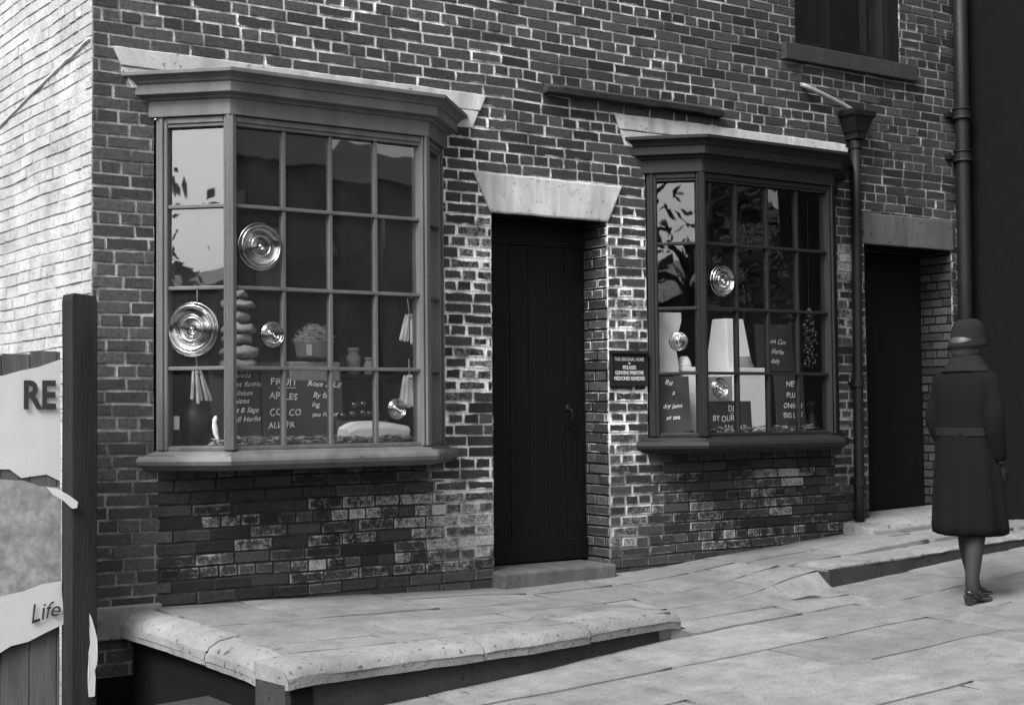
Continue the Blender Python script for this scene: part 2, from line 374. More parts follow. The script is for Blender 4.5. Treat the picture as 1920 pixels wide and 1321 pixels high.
def slabs(name, rows, x0, x1, zf, lens, kind_label, y_of=None, keep=None):
    V = []; F = []; T = []; mi = []
    y = rows[0]
    for r in range(len(rows)-1):
        ya, yb = rows[r], rows[r+1]; x = x0 - random.uniform(0, .5)
        while x < x1:
            l = random.uniform(*lens)
            a, b = max(x, x0), min(x+l, x1)
            x += l
            if b-a < .05: continue
            if keep and not keep((a+b)/2, (ya+yb)/2): continue
            g = random.choice((.003, .005, .008, .012)); nx, ny = max(3, int((b-a)/.09)), max(3, int(abs(ya-yb)/.09))
            dz = random.uniform(-.003, .003); tx, ty = random.uniform(-.006, .006), random.uniform(-.008, .008); tone = random.random()
            i0 = len(V); sk = [random.uniform(-.04, .04) for _ in range(2)]
            for iy in range(ny+1):
                for ix in range(nx+1):
                    fx, fy = ix/nx, iy/ny
                    px = a+g+(b-a-2*g)*fx + (sk[0]*(1-fx)+sk[1]*fx)*0*fy
                    py = ya-g-(ya-yb-2*g)*fy
                    edge = min(fx*(b-a), (1-fx)*(b-a), fy*(ya-yb), (1-fy)*(ya-yb))
                    rnd = -.0015*max(0, 1-edge/.012)
                    q = noise.noise(Vector((px*3, py*3, 0)))*.004 + noise.noise(Vector((px*11, py*11, 4)))*.0015
                    wx = noise.noise(Vector((px*2.1, py*2.1, 7)))*.018; wy = noise.noise(Vector((px*2.1, py*2.1, 17)))*.018
                    V.append((px+wx, py+wy, zf(px, py)+dz+tx*(fx-.5)+ty*(fy-.5)+rnd+q))
            for iy in range(ny):
                for ix in range(nx):
                    p = i0+iy*(nx+1)+ix; F.append((p, p+nx+1, p+nx+2, p+1)); T.append(tone); mi.append(0)
            ring = [i0+ix for ix in range(nx+1)] + [i0+iy*(nx+1)+nx for iy in range(1, ny+1)] + [i0+ny*(nx+1)+ix for ix in range(nx-1, -1, -1)] + [i0+iy*(nx+1) for iy in range(ny-1, 0, -1)]
            r0_ = len(V)
            for q in ring: V.append(V[q])
            s0 = len(V)
            for q in ring: V.append((V[q][0], V[q][1], V[q][2]-.15))
            n = len(ring); ring = list(range(r0_, r0_+n))
            for i in range(n): F.append((ring[i], ring[(i+1) % n], s0+(i+1) % n, s0+i)); T.append(tone); mi.append(0)
    me = bpy.data.meshes.new(name); me.from_pydata(V, [], F); me.materials.append(M['flag'])
    a = me.attributes.new('tone', 'FLOAT', 'FACE'); a.data.foreach_set('value', T)
    bm = bmesh.new(); bm.from_mesh(me); bmesh.ops.recalc_face_normals(bm, faces=bm.faces); bm.to_mesh(me); bm.free()
    me.polygons.foreach_set('use_smooth', [True]*len(me.polygons))
    o = bpy.data.objects.new(name, me); C.objects.link(o); return tag(o, kind='structure')

slabs('pavement', [0.02, -.34, -.76, -1.09, -1.36, -1.62], 3.16, 7.2, lambda x, y: zpave(x, y), (.6, 1.15), '')
slabs('pavement', [0.02, -.42, -.80], 7.2, 11.2, lambda x, y: zpave(x, y), (.6, 1.15), '')
slabs('road', [-1.0, -1.75, -2.3, -2.95, -3.5, -4.2, -4.9, -5.7, -6.5], 7.2, 14, zroad, (.65, 1.3), '')
slabs('road', [-1.62, -2.2, -2.75, -3.4, -4.0, -4.8, -5.7, -6.5], -2, 7.2, zroad, (.65, 1.3), '')
# bed under all slabs and the ground to the horizon
b_ = MB()
def sheet(xs, ys, zf, mi=0):
    vs = [(x, y, zf(x, y)) for y in ys for x in xs]; n = len(xs)
    b_.add(vs, [(j*n+i, (j+1)*n+i, (j+1)*n+i+1, j*n+i+1) for j in range(len(ys)-1) for i in range(n-1)], mi)
sheet([3.15+.2*i for i in range(42)], [.3, 0, -.3, -.6, -.72, -.9, -1.2, -1.5], lambda x, y: min(zpave(x, y), zpave(x, -1.0) if y < -1 else 9)-.013 if not (x > 7.1 and y < -.7) else zroad(x, y)-.025)
o = b_.build('joint_bed', 'gap', fix=False); tag(o, kind='structure')
b_ = MB(); sheet([-300, -60, -20, -5, 0, 2, 4, 5.55, 7.25, 8.6, 11, 20, 60, 300], [-1.0, -1.6, -3, -5, -8, -30, -300], lambda x, y: lerp_tab(ROAD, x)+.02*max(-6, min(0, y+1.4))-.012 if abs(x) < 50 else (-3.3 if x < 0 else 1.5))
o = b_.build('ground', 'gap', fix=False); tag(o, kind='structure')

# ------------------------------------------------------------------ the brick shop
shop = thing('brick_shop', 'old dark brick shop building with two projecting bay windows and a black door', 'building')
B1 = [(3.19, 0), (3.49, -.30), (4.745, -.30), (5.05, 0)]; B2 = [(6.735, 0), (6.995, -.26), (8.255, -.26), (8.57, 0)]
holes = [(3.17, 5.07, -.24, 1.80), (6.72, 8.585, -.22, 1.80), (5.432, 6.375, -2, 1.33), (8.91, 9.935, -2, 1.33), (8.20, 9.36, 2.73, 5)]
def hz(v, a, b): return sm(a, b, v)
def front_prop(u, v):
    q = noise.noise(Vector((u*1.1, v*1.1, 5))); q2 = noise.noise(Vector((u*2.7, v*2.7, 15)))
    mort = .50 + .14*q; smear = .55 + .35*q2; wash = max(0, q2-.25)*.25; tone = .5+.5*q
    inbay = 3.22 < u < 5.02 or 6.78 < u < 8.52
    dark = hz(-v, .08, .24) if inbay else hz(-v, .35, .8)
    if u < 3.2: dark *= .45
    pier = max(math.exp(-((u-5.25)/.2)**2), math.exp(-((u-6.56)/.2)**2)) * sm(1.55, 1.2, v) * sm(-1.05, -.75, v)
    pier2 = math.exp(-((u-8.74)/.13)**2)*sm(1.5, 1.3, v)*sm(-.7, -.2, v)
    if u < 3.2: mort *= .62; smear *= .75
    if u < 3.2 and v < .2: mort *= .75
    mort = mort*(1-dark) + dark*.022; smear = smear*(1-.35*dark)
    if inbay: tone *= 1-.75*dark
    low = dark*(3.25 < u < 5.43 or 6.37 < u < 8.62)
    wash = wash + low*max(0, (.34+.6*q2 + (random.random()-.58)*.75)*(.55+.45*sm(3.2, 5.0, u if u < 5.43 else u-3.2)))*sm(-1.08, -.85, v)
    if u < 3.2: wash = max(0, random.random()-.93)*3; mort = max(mort, .16)
    if v < -.2 and v > -.5 and 3.3 < u < 5.0: wash *= .25
    if v < -.2 and v > -.45 and 6.8 < u < 8.5: wash *= .2
    mort = mort*(1-pier) + pier*(.58+.25*q2 if v > -.3 else .40); smear += pier*(.55+.7*q2); wash += pier*max(0, .2+.7*q2)
    mort = mort*(1-pier2) + pier2*.5; smear += pier2*.4; wash += pier2*max(0, .25+q2)
    rt = sm(4.8, 9.6, u); mort *= 1-.55*rt*(1-pier); tone *= 1-.85*rt; smear *= 1-.25*rt  # bricks and joints painted darker rightwards to imitate light falling off
    if 2.05 < v and u < 8: smear *= .85
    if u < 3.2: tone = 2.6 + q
    elif v > 2.0: tone += 1.6*sm(7, 3.5, u)  # brick tone lifted towards the upper left to imitate lens flare
    return (tone, wash, max(.12, smear), mort)
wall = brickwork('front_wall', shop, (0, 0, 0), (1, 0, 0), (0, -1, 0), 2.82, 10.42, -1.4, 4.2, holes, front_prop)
side = brickwork('side_wall', shop, (2.82, .006, 0), (0, 1, 0), (-1, 0, 0), 0, 7.0, -2.2, 4.2, (), lambda u, v: (.5, 0, .9, .8), mats='lime', wob=.007, joint=.005)
b_ = MB(); rings = []
for k in range(60):
    y = .02+k*.06; z = 2.06-.113*y-.05*y*y*.2+.008*noise.noise(Vector((y*5, 0, 0))); r = .006*(1+noise.noise(Vector((y*8, 3, 0))))
    rings.append([(2.84, y, z+.012), (2.812-r*.7, y, z+.008+r*.3), (2.81-r, y, z-.004), (2.84, y, z-.012)])
b_.loft(rings); b_.build('flashing', 'stone', shop, smooth=True)
# masonry core behind the faces
b_ = MB()
for (a, c, z0, z1) in [(2.83, 3.17, -1.6, 4.2), (5.07, 5.432, -1.6, 4.2), (6.375, 6.72, -1.6, 4.2), (8.585, 8.91, -1.6, 4.2), (9.935, 10.42, -1.6, 4.2),
                       (3.17, 5.07, -1.6, -.24), (6.72, 8.585, -1.6, -.22), (3.17, 5.07, 1.8, 4.2), (6.72, 8.585, 1.8, 2.73), (5.432, 6.375, 1.29, 4.2), (8.91, 9.935, 1.28, 2.73), (6.72, 8.2, 2.73, 4.2), (9.36, 9.935, 2.73, 4.2)]:
    b_.box((a, .009, z0), (c, .34, z1))
b_.build('wall_core', 'darkbrick', shop)
rp = lambda u, v: (.5, .22*max(0, noise.noise(Vector((u*5, v*3, 2)))+.3), .75, .34 if v > -.3 else .14)
brickwork('door_reveal', shop, (6.3725, 0, 0), (0, 1, 0), (-1, 0, 0), .004, .26, -1.4, 1.285, (), rp)
brickwork('door_reveal', shop, (5.4345, 0, 0), (0, 1, 0), (1, 0, 0), .004, .26, -1.4, 1.285, (), rp)
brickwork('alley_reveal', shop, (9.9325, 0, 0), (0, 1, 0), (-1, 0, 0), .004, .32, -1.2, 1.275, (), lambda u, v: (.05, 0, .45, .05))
def lintel(name, pts, y0, m, parent=shop, bev=.006):
    (ax, az), (bx, bz), (cx_, cz), (dx, dz) = pts; rings = []; n = max(12, int((bx-ax)/.05))
    for i in range(n+1):
        t = i/n; tx, tz = ax+(bx-ax)*t, az+(bz-az)*t; ux, uz = dx+(cx_-dx)*t, dz+(cz-dz)*t
        f = lambda k: noise.noise(Vector((tx*6, tz*9, k)))*.0045 + noise.noise(Vector((tx*19, tz*9, k+5)))*.0022
        rings.append([(tx, .02, tz+f(1)), (tx, y0+f(2), tz+f(1)), (ux, y0+f(3), uz+f(4)), (ux, .02, uz+f(4))])
    b = MB(); b.loft(rings); return b.build(name, m, parent, bevel=bev)
lintel('lintel', [(2.93, 2.03), (5.395, 2.035), (5.345, 1.925), (2.98, 1.925)], -.018, 'stone')
lintel('lintel', [(2.985, 1.922), (5.34, 1.922), (5.29, 1.81), (3.04, 1.81)], -.012, 'stone')
lintel('lintel', [(6.445, 2.03), (8.752, 2.03), (8.71, 1.925), (6.49, 1.925)], -.018, 'stone')
lintel('lintel', [(6.495, 1.922), (8.70, 1.922), (8.66, 1.81), (6.54, 1.81)], -.012, 'stone')
lintel('lintel', [(5.288, 1.54), (6.51, 1.535), (6.385, 1.284), (5.425, 1.284)], -.014, 'stone', bev=.012)
lintel('lintel', [(8.90, 1.522), (9.96, 1.522), (9.96, 1.277), (8.90, 1.277)], -.010, 'darkstone', bev=.01)
b_ = MB(); b_.box((8.05, -.05, 2.60), (9.52, .2, 2.728)); b_.build('window_sill', 'riserstone', shop, bevel=.008)
b_ = MB(); n = 24
rings = []
for i in range(n+1):
    x = 5.85+(7.42-5.85)*i/n; q = noise.noise(Vector((x*5, 0, 0)))*.008; taper = min(1, (i+1)/3)*min(1, (n-i+1)/5)
    rings.append([(x, .01, 2.095+q*.5), (x, -.045-.03*taper+q, 2.10+q), (x, -.05-.035*taper+q, 2.14), (x, -.012, 2.17-q), (x, .01, 2.172)])
b_.loft(rings); b_.build('drip_course', 'riserstone', shop, bevel=.003)

# upper sash window
b_ = MB(); b_.box((8.20, .10, 2.73), (8.29, .18, 4.2)); b_.box((9.27, .10, 2.73), (9.36, .18, 4.2)); b_.box((8.29, .10, 2.73), (9.27, .18, 2.80)); b_.box((8.76, .11, 2.80), (8.79, .16, 4.2)); b_.box((8.29, .11, 3.35), (9.27, .165, 3.40))
uw = b_.build('upper_window', 'paintdark', shop, bevel=.004)
b_ = MB(); b_.add([(8.28, .16, 2.79), (9.28, .16, 2.79), (9.28, .115, 4.2), (8.28, .115, 4.2)], [(0, 1, 2, 3)]); b_.build('pane', 'glass', uw, fix=False)
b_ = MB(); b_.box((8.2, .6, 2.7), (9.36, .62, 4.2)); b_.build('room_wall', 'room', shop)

# ------------------------------------------------------------------ bay windows
def offset_path(path, o, yend=.012):
    P = [Vector(p) for p in path]; d = [(P[i+1]-P[i]).normalized() for i in range(3)]; nn = [Vector((q.y, -q.x)) for q in d]
    out = []
    a = P[0]+nn[0]*o; t = (yend-a.y)/d[0].y; out.append(a+d[0]*t)
    for i in (1, 2):
        m = (nn[i-1]+nn[i]).normalized(); out.append(P[i]+m*(o/m.dot(nn[i])))
    a = P[3]+nn[2]*o; t = (yend-a.y)/d[2].y; out.append(a+d[2]*t)
    return out
def sweep(path, prof, name, m, parent, smooth=False, bevel=.003, yend=.012):
    cols = [[(p.x, p.y, z) for p in offset_path(path, o, yend)] for o, z in prof]
    rings = [[c[k] for c in cols] for k in range(4)]
    b = MB(); b.loft(rings); return b.build(name, m, parent, bevel=bevel, smooth=smooth)
def bay(path, zs, m, glass, label, ncol, sill_o, bulls, upper_m=None):
    w_ = bpy.data.objects.new('bay_window', None); C.objects.link(w_); w_.parent = shop; w_.empty_display_size = .1
    w_['label'] = label
    z0, z1 = zs[0], zs[-1]
    # posts
    P = [Vector(p) for p in path]; d = [(P[i+1]-P[i]).normalized() for i in range(3)]
    for k, p in enumerate(P):
        a = d[0] if k == 0 else d[2] if k == 3 else (d[k-1]+d[k]).normalized()
        ang = math.atan2(a.y, a.x); wd = .034
        mt = Matrix.Translation((p.x, p.y, 0)) @ Matrix.Rotation(ang, 4, 'Z'); f = MB()
        sx = 0.03 if k == 0 else (-.03 if k == 3 else 0)
        f.box((-wd+sx, -.012, z0), (wd+sx, .07, z1+.06), mat=mt)
        if k in (1, 2): f.box((-.020, -.030, z0), (.020, -.0125, z1+.06), mat=mt)
        else: f.box((-.012+sx, -.024, z0), (.012+sx, -.0125, z1+.06), mat=mt)
        f.build('post', m, w_, bevel=.006)
    # rails + glazing bars
    g = MB(); gb = MB()
    nb = 0
    for s in range(3):
        L = (P[s+1]-P[s]).length; mt = Matrix.Translation((P[s].x, P[s].y, 0)) @ Matrix.Rotation(math.atan2(d[s].y, d[s].x), 4, 'Z')
        a, b = (.064 if s == 0 else .034), L-(.064 if s == 2 else .034)
        g.box((a, -.006, z1), (b, .06, z1+.062), mat=mt); g.box((a, -.004, z0), (b, .06, z0+.022), mat=mt)
        g.box((a, -.016, z1+.02), (b, -.0065, z1+.052), mat=mt)
        nc = ncol if s == 1 else 1
        xs = [a+(b-a)*i/nc for i in range(nc+1)]
        for x in xs[1:-1]: g.box((x-.011, .002, z0+.022), (x+.011, .044, z1), mat=mt)
        for z in zs[1:-1]: g.box((a, -.003, z-.010), (b, .046, z+.010), mat=mt)
        for i in range(nc):
            for j in range(len(zs)-1):
                xa, xb, za, zb = xs[i], xs[i+1], zs[j]+.01, zs[j+1]-.01
                tx, tz = random.uniform(-.0035, .0035), random.uniform(-.003, .003)
                gb.add([mt @ Vector((xa, .022-tx-tz, za)), mt @ Vector((xb, .022+tx-tz, za)), mt @ Vector((xb, .022+tx+tz, zb)), mt @ Vector((xa, .022-tx+tz, zb))], [(0, 1, 2, 3)])
    g.build('glazing_bars', m, w_, bevel=.003); gb.build('glass', glass, w_, fix=False)
    # bullseye panes
    for (s, x, z, r, amp) in bulls:
        mt = Matrix.Translation((P[s].x, P[s].y, 0)) @ Matrix.Rotation(math.atan2(d[s].y, d[s].x), 4, 'Z') @ Matrix.Translation((x, .012, z)) @ Matrix.Rotation(R(90), 4, 'X')
        prof = []; N = 40
        for i in range(N+1):
            t = 1-i/N
            h = amp*(.30*math.exp(-(t/.12)**2)*2.2 + .5*math.exp(-((t-.42)/.07)**2) + .75*math.exp(-((t-.86)/.08)**2) - .25*math.exp(-((t-.24)/.06)**2) + .10*math.sin(t*19))
            h *= min(1, (1-t)/.06)
            prof.append((max(.0008, r*t), h+.001))
        e = MB(); e.lathe(prof, n=56, mat=mt); 
        e.build('bullseye_pane', 'bull', w_, smooth=True)
    # cornice, head, sill
    ct = z1+.056
    prof = [(.0, ct), (.035, ct), (.035, ct+.088), (.048, ct+.092), (.056, ct+.104), (.082, ct+.112), (.094, ct+.116), (.094, ct+.172), (.104, ct+.176), (.11, ct+.19), (.128, ct+.205), (.150, ct+.214), (.150, ct+.236), (.02, ct+.262), (0, ct+.25)]
    sweep(path, prof, 'cornice', m, w_)
    so = sill_o
    prof = [(-.06, z0+.004), (0, z0), (so*.45, z0-.012), (so*.47, z0-.018), (so*.9, z0-.03), (so, z0-.042), (so*1.06, z0-.058), (so, z0-.078), (so*.86, z0-.09), (so*.7, z0-.092), (so*.62, z0-.105), (.02, z0-.112), (-.06, z0-.112)]
    sweep(path, prof, 'sill', m, w_, bevel=.002)
    # soffit ceiling and display board inside
    for nm, z, mm in (('ceiling_board', z1+.064, 'room'), ('display_shelf', z0+.006, 'board')):
        q = MB(); pts = list(path); pts = [(pts[0][0]+.06, .0), (pts[1][0]+.03, pts[1][1]+.07), (pts[2][0]-.03, pts[2][1]+.07), (pts[3][0]-.06, .0), (pts[3][0]-.04, .75), (pts[0][0]+.04, .75)]
        q.add([(x, y, z) for x, y in pts]+[(x, y, z+.02) for x, y in pts], [(0, 1, 2, 3, 4, 5), (11, 10, 9, 8, 7, 6)]+[(i, i+6, (i+1) % 6+6, (i+1) % 6) for i in range(6)])
        q.build(nm, mm, w_)
    return w_
bay(B1, [-.19, .262, .706, 1.158, 1.60], 'paint', 'glass', 'larger grey painted bay window on the left', 4, .085,
    [(0, .20, .478, .152, .034), (1, .185, .94, .135, .034), (1, .262, .45, .072, .024), (1, 1.065, .03, .062, .022)])
bay(B2, [-.175, .26, .706, 1.152, 1.582], 'paintdark', 'glasswavy', 'smaller dark painted bay window right of the door', 4, .085,
    [(0, .20, .478, .066, .022), (1, .195, .90, .112, .034), (1, .16, .155, .075, .024)])

# dim shop interior behind the windows
b_ = MB()
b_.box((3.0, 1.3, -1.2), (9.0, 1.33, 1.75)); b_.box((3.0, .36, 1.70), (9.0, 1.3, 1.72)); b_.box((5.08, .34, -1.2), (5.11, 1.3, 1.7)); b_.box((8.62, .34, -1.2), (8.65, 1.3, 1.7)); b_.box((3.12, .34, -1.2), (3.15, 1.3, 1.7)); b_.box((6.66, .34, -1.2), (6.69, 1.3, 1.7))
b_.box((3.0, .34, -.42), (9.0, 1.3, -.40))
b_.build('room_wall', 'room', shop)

# door
dr = MB(); x = 5.432
while x < 6.37:
    wd = min(.155, 6.375-x); dr.box((x+.002, .25, -1.0), (x+wd-.002, .29, 1.284)); x += wd
door = dr.build('door', 'door', shop, bevel=.004)
for za, zb in ((1.12, 1.284), (-.99, -.85)):
    q = MB(); q.box((5.432, .237, za), (6.375, .2485, zb)); q.build('door_rail', 'door', door, bevel=.004)
q = MB(); q.tube([(6.22, .25, .02), (6.22, .21, .02), (6.22, .20, -.02), (6.22, .21, -.10), (6.22, .25, -.10)], .008); q.lathe([(.0, .0), (.022, .0), (.022, .006), (0, .008)], mat=Matrix.Translation((6.22, .25, .03)) @ Matrix.Rotation(R(90), 4, 'X')); q.build('door_handle', 'iron', door, smooth=True)
st = MB(); st.box((5.415, -.125, -1.2), (6.33, .3, -1.002)); st.build('doorstep', 'darkstone', shop, bevel=.018)
# alley passage
q = MB(); q.box((8.92, .32, -1.0), (9.93, .36, 1.27)); al = q.build('alley_door', 'door', shop)
q = MB(); n = 30; rings = []
for i in range(n+1):
    a = 8.62+(10.2-8.62)*i/n; k_ = noise.noise(Vector((a*4, 0, 1)))*.012; e = .03*(1-min(1, i/4))
    z = lerp_tab(BASE, a); rings.append([(a, .25, z-.2), (a, -.30+e+k_, z-.2), (a, -.33+e+k_, z+.035), (a, -.29+e+k_, z+.075-e), (a, -.22+e, z+.09-e+k_*.4), (a, .25, z+.11)])
q.loft(rings); q.build('alley_step', 'kerb', shop, smooth=True, bevel=.01)

# rainwater goods
pipe = MB(); pts = [(8.762, -.065, 2.07), (8.757, -.065, 1.5), (8.742, -.065, .4), (8.732, -.065, -.6), (8.730, -.065, -.93)]
pipe.tube(pts, .038, 14); dp = pipe.build('downpipe', 'iron', shop, smooth=True)
hp = MB(); c = (8.762, -.075)
rings = []
for (hx, hy, z) in [(.05, .05, 2.06), (.052, .052, 2.10), (.07, .06, 2.12), (.085, .065, 2.16), (.10, .075, 2.20), (.105, .08, 2.22), (.125, .09, 2.235), (.13, .092, 2.275), (.12, .085, 2.28)]:
    rings.append([(c[0]-hx, .0, z), (c[0]-hx, c[1]-hy, z), (c[0]+hx, c[1]-hy, z), (c[0]+hx, .0, z)])
hp.loft(rings); hp.build('hopper_head', 'iron', dp, bevel=.005)
for z in (2.02, .2, -.55):
    q = MB(); q.lathe([(.038, -.03), (.047, -.03), (.047, .03), (.038, .03)], (8.742+(.02 if z > 1 else -.004), -.065, z), 16); q.box((8.70, -.03, z-.012), (8.79, .004, z+.012)); q.build('bracket', 'iron', dp, bevel=.003)
q = MB(); q.tube([(8.255, .01, 2.44), (8.265, -.03, 2.425), (8.30, -.05, 2.405), (8.45, -.058, 2.365), (8.62, -.066, 2.318), (8.72, -.07, 2.285), (8.74, -.075, 2.255)], .019, 10); q.build('waste_pipe', 'lead', dp, smooth=True)
p2 = MB(); p2.tube([(9.985, -.10, 4.2), (9.985, -.10, 2.4), (9.972, -.10, 1.0), (9.968, -.10, -.88)], .058, 16); d2 = p2.build('downpipe', 'iron', shop, smooth=True); d2['label'] = 'thicker soil pipe near the right corner'
for z in (2.38, 2.035, .2):
    q = MB(); q.lathe([(.058, -.045), (.074, -.045), (.078, -.035), (.07, -.025), (.07, .03), (.08, .035), (.08, .045), (.058, .045)], (9.98, -.10, z), 18); q.box((9.88, -.04, z-.02), (10.08, .004, z+.02)); q.build('bracket', 'iron', d2, bevel=.003)

# ------------------------------------------------------------------ kerbs, coping
def stone_run(name, pts, w_, top_r, h_, label, cat, m='kerb', side=1, riser=None):
    # pts (x,y,ztop) along the outer face line; stone lies to +normal side
    b = MB(); rings = []; P = [Vector(p) for p in pts]
    dense = []
    for a, c_ in zip(P, P[1:]):
        n_ = max(2, int((c_-a).length/.06))
        dense += [a.lerp(c_, i/n_) for i in range(n_)]
    dense.append(P[-1])
    for k, p in enumerate(dense):
        t = dense[min(k+1, len(dense)-1)]-dense[max(k-1, 0)]; t.z = 0; t.normalize(); nrm = Vector((-t.y, t.x, 0))*side
        q = noise.noise(Vector((p.x*4, p.y*4, 2)))*.008; q2 = noise.noise(Vector((p.x*9, p.y*9, 8)))*.004
        end = min(k, len(dense)-1-k); ee = .012*max(0, 1-end/1.5)
        ring = []
        for (o, z) in [(.0, -h_), (.0+q2, -h_*.5), (-.004+q, -top_r*1.1), (top_r*.25+q, -top_r*.45), (top_r*.8+q2, -top_r*.12), (top_r*1.6, 0), (w_, .0), (w_, -h_)]:
            ring.append(p + nrm*(o+ee*.3) + Vector((0, 0, z+q2-ee)))
        rings.append(ring)
    step = 15; k = 0
    while k < len(rings)-1:
        e_ = min(len(rings)-1, k+step+random.randint(-3, 4))
        if len(rings)-1-e_ < 5: e_ = len(rings)-1
        seg = [list(r_) for r_ in rings[k:e_+1]]; dz = Vector((0, 0, random.uniform(-.006, .006)))
        ax = (dense[e_]-dense[k]).normalized()
        for r_ in seg:
            for i_ in range(len(r_)): r_[i_] = r_[i_]+dz
        for i_ in range(len(seg[0])): seg[0][i_] = seg[0][i_]+ax*.004; seg[-1][i_] = seg[-1][i_]-ax*.004
        for q_, sg in ((0, 1), (-1, -1)):
            for i_ in range(2, 6): seg[q_][i_] = seg[q_][i_]-Vector((0, 0, .006))
        b.loft(seg); k = e_
    o = b.build(name, m, smooth=True)
    q = o.modifiers.new('edge', 'EDGE_SPLIT'); q.split_angle = R(50)
    if riser:
        rb = MB(); rg = []
        for k, p in enumerate(dense):
            t = dense[min(k+1, len(dense)-1)]-dense[max(k-1, 0)]; t.z = 0; t.normalize(); nrm = Vector((-t.y, t.x, 0))*side
            q = noise.noise(Vector((p.x*5, p.y*5, 12)))*.008; inn = riser[0]+q
            pp_ = p + t*(.004 if k == 0 else -.004 if k == len(dense)-1 else 0)
            rg.append([pp_+nrm*inn+Vector((0, 0, -h_+.004)), pp_+nrm*(inn-.004)+Vector((0, 0, -h_-.1)), pp_+nrm*inn+Vector((0, 0, -h_-riser[1])), pp_+nrm*(w_-.01)+Vector((0, 0, -h_-riser[1])), pp_+nrm*(w_-.01)+Vector((0, 0, -h_+.004))])
        rb.loft(rg); rb.build('riser', 'riserstone', o)
    return tag(o, label, cat)
stone_run('kerb', [(3.02, -1.93, -1.10), (4.42, -1.82, -1.10), (5.57, -1.63, -1.095)], .30, .05, .095, 'worn rounded kerb stones edging the raised pavement before the left bay window', 'kerb', riser=(.035, .35))
stone_run('kerb', [(7.285, -1.105, -1.012), (8.0, -1.10, -.99), (8.6, -1.09, -.962), (9.6, -1.07, -.92), (11.2, -1.05, -.87)], .30, .012, .022, 'square cut kerb stones edging the upper pavement beside the walking woman', 'kerb', riser=(.003, .25))
stone_run('coping_stone', [(2.955, .10, -1.055), (2.98, -.5, -1.065), (3.01, -1.2, -1.085), (3.025, -1.615, -1.098)], .185, .09, .13, 'rounded stone coping along the pavement end above the sunken area', 'coping', side=1)
b_ = MB(); b_.box((3.05, -1.9, -2.2), (3.16, .02, -1.17)); o = b_.build('retaining_wall', 'darkbrick', None); tag(o, 'dark rough retaining wall beneath the rounded stone coping', 'wall')
b_ = MB(); b_.box((2.72, -.05, -1.2), (3.20, -.006, -1.02)); o = b_.build('plinth_stone', 'kerb', shop, bevel=.012)
b_ = MB(); sheet([-6, 0, 1, 2, 3.1], [8, 2, .2, -1, -2.2], lambda x, y: -1.75+.05*noise.noise(Vector((x*2, y*2, 0)))); o = b_.build('sunken_yard', 'mud', fix=False); tag(o, kind='structure')

# ------------------------------------------------------------------ gate post, hoarding, posters
b_ = MB(); rings = []
for z in (-2.2, -1.2, -.4, .2, .60, .635):
    j = .004*noise.noise(Vector((z*3, 0, 0))); e = .006 if z > .62 else 0
    rings.append([(2.582+j+e, -.38, z), (2.715+j-e, -.38, z-(.012 if z > .62 else 0)), (2.715+j-e, -.22, z), (2.582+j+e, -.22, z)])
b_.loft(rings); o = b_.build('gate_post', 'timber', bevel=.006); tag(o, 'tall tarred square timber post at the corner of the shop', 'post')
hb = thing('hoarding', 'plank hoarding covered by torn posters left of the tarred post', 'hoarding')
x = .6; b_ = MB()
while x < 2.56:
    wd = min(random.uniform(.11, .16), 2.575-x); b_.box((x+.002, -.225, -1.9), (x+wd-.002, -.20, .335+random.uniform(-.02, .012))); x += wd
b_.build('planks', 'board', hb, bevel=.003)
b_ = MB(); b_.box((.6, -.198, -.9), (2.575, -.15, -.8)); b_.box((.6, -.198, .1), (2.575, -.15, .2)); b_.build('rail', 'board', hb)
def sheet_paper(name, outline, y, m, label, cat, seed, curl=.012, parent=None):
    # torn paper: triangulated outline with slight relief and real thickness
    bm = bmesh.new(); vs = [bm.verts.new((px, 0, pz)) for px, pz in outline]; f = bm.faces.new(vs)
    bmesh.ops.triangulate(bm, faces=[f]); bmesh.ops.subdivide_edges(bm, edges=bm.edges[:], cuts=3, use_grid_fill=True)
    for q in bm.verts: q.co.y = y - .004 - curl*.12*abs(noise.noise(Vector((q.co.x*9+seed, q.co.z*9, seed)))) - curl*.08*max(0, noise.noise(Vector((q.co.x*2, q.co.z*2, seed))))
    me = bpy.data.meshes.new(name); bm.to_mesh(me); bm.free(); me.materials.append(M[m])
    o = bpy.data.objects.new(name, me); C.objects.link(o); s = o.modifiers.new('thick', 'SOLIDIFY'); s.thickness = .0015
    if parent: o.parent = parent
    else: tag(o, label, cat)
    return o
poster = thing('poster', 'pale torn poster lettered RE in heavy black pasted on the hoarding', 'poster')
def jag(p, q, n, a, seed):
    rnd = random.Random(seed); out = []
    for i in range(n): t = i/n; out.append((p[0]+(q[0]-p[0])*t+(rnd.uniform(-a, a) if i else 0), p[1]+(q[1]-p[1])*t+(rnd.uniform(-a, a) if i else 0)))
    return out
ol = jag((2.573, .30), (2.573, -.33), 3, .002, 1)+jag((2.573, -.33), (1.75, -.15), 9, .02, 2)+jag((1.75, -.15), (1.75, .10), 3, .004, 3)+jag((1.75, .10), (2.573, .30), 8, .022, 4)
sheet_paper('sheet', ol, -.225, 'paper', None, None, 1.3, .010, poster)
text('lettering', 'RE', 'ink', on_plane(2.545, -.242, .048), poster, .20, 'RIGHT', 0, .001, .78, 1.0, .006)
pp = thing('poster', 'lower faded picture poster with a handwritten word on the hoarding', 'poster')
ol = jag((2.573, -.36), (2.575, -.90), 3, .003, 5)+jag((2.575, -.90), (1.75, -1.02), 8, .01, 6)+jag((1.75, -1.02), (1.75, -.22), 4, .004, 7)+jag((1.75, -.22), (2.573, -.36), 9, .015, 8)
sheet_paper('sheet', ol, -.232, 'picture', None, None, 5.3, .008, pp)
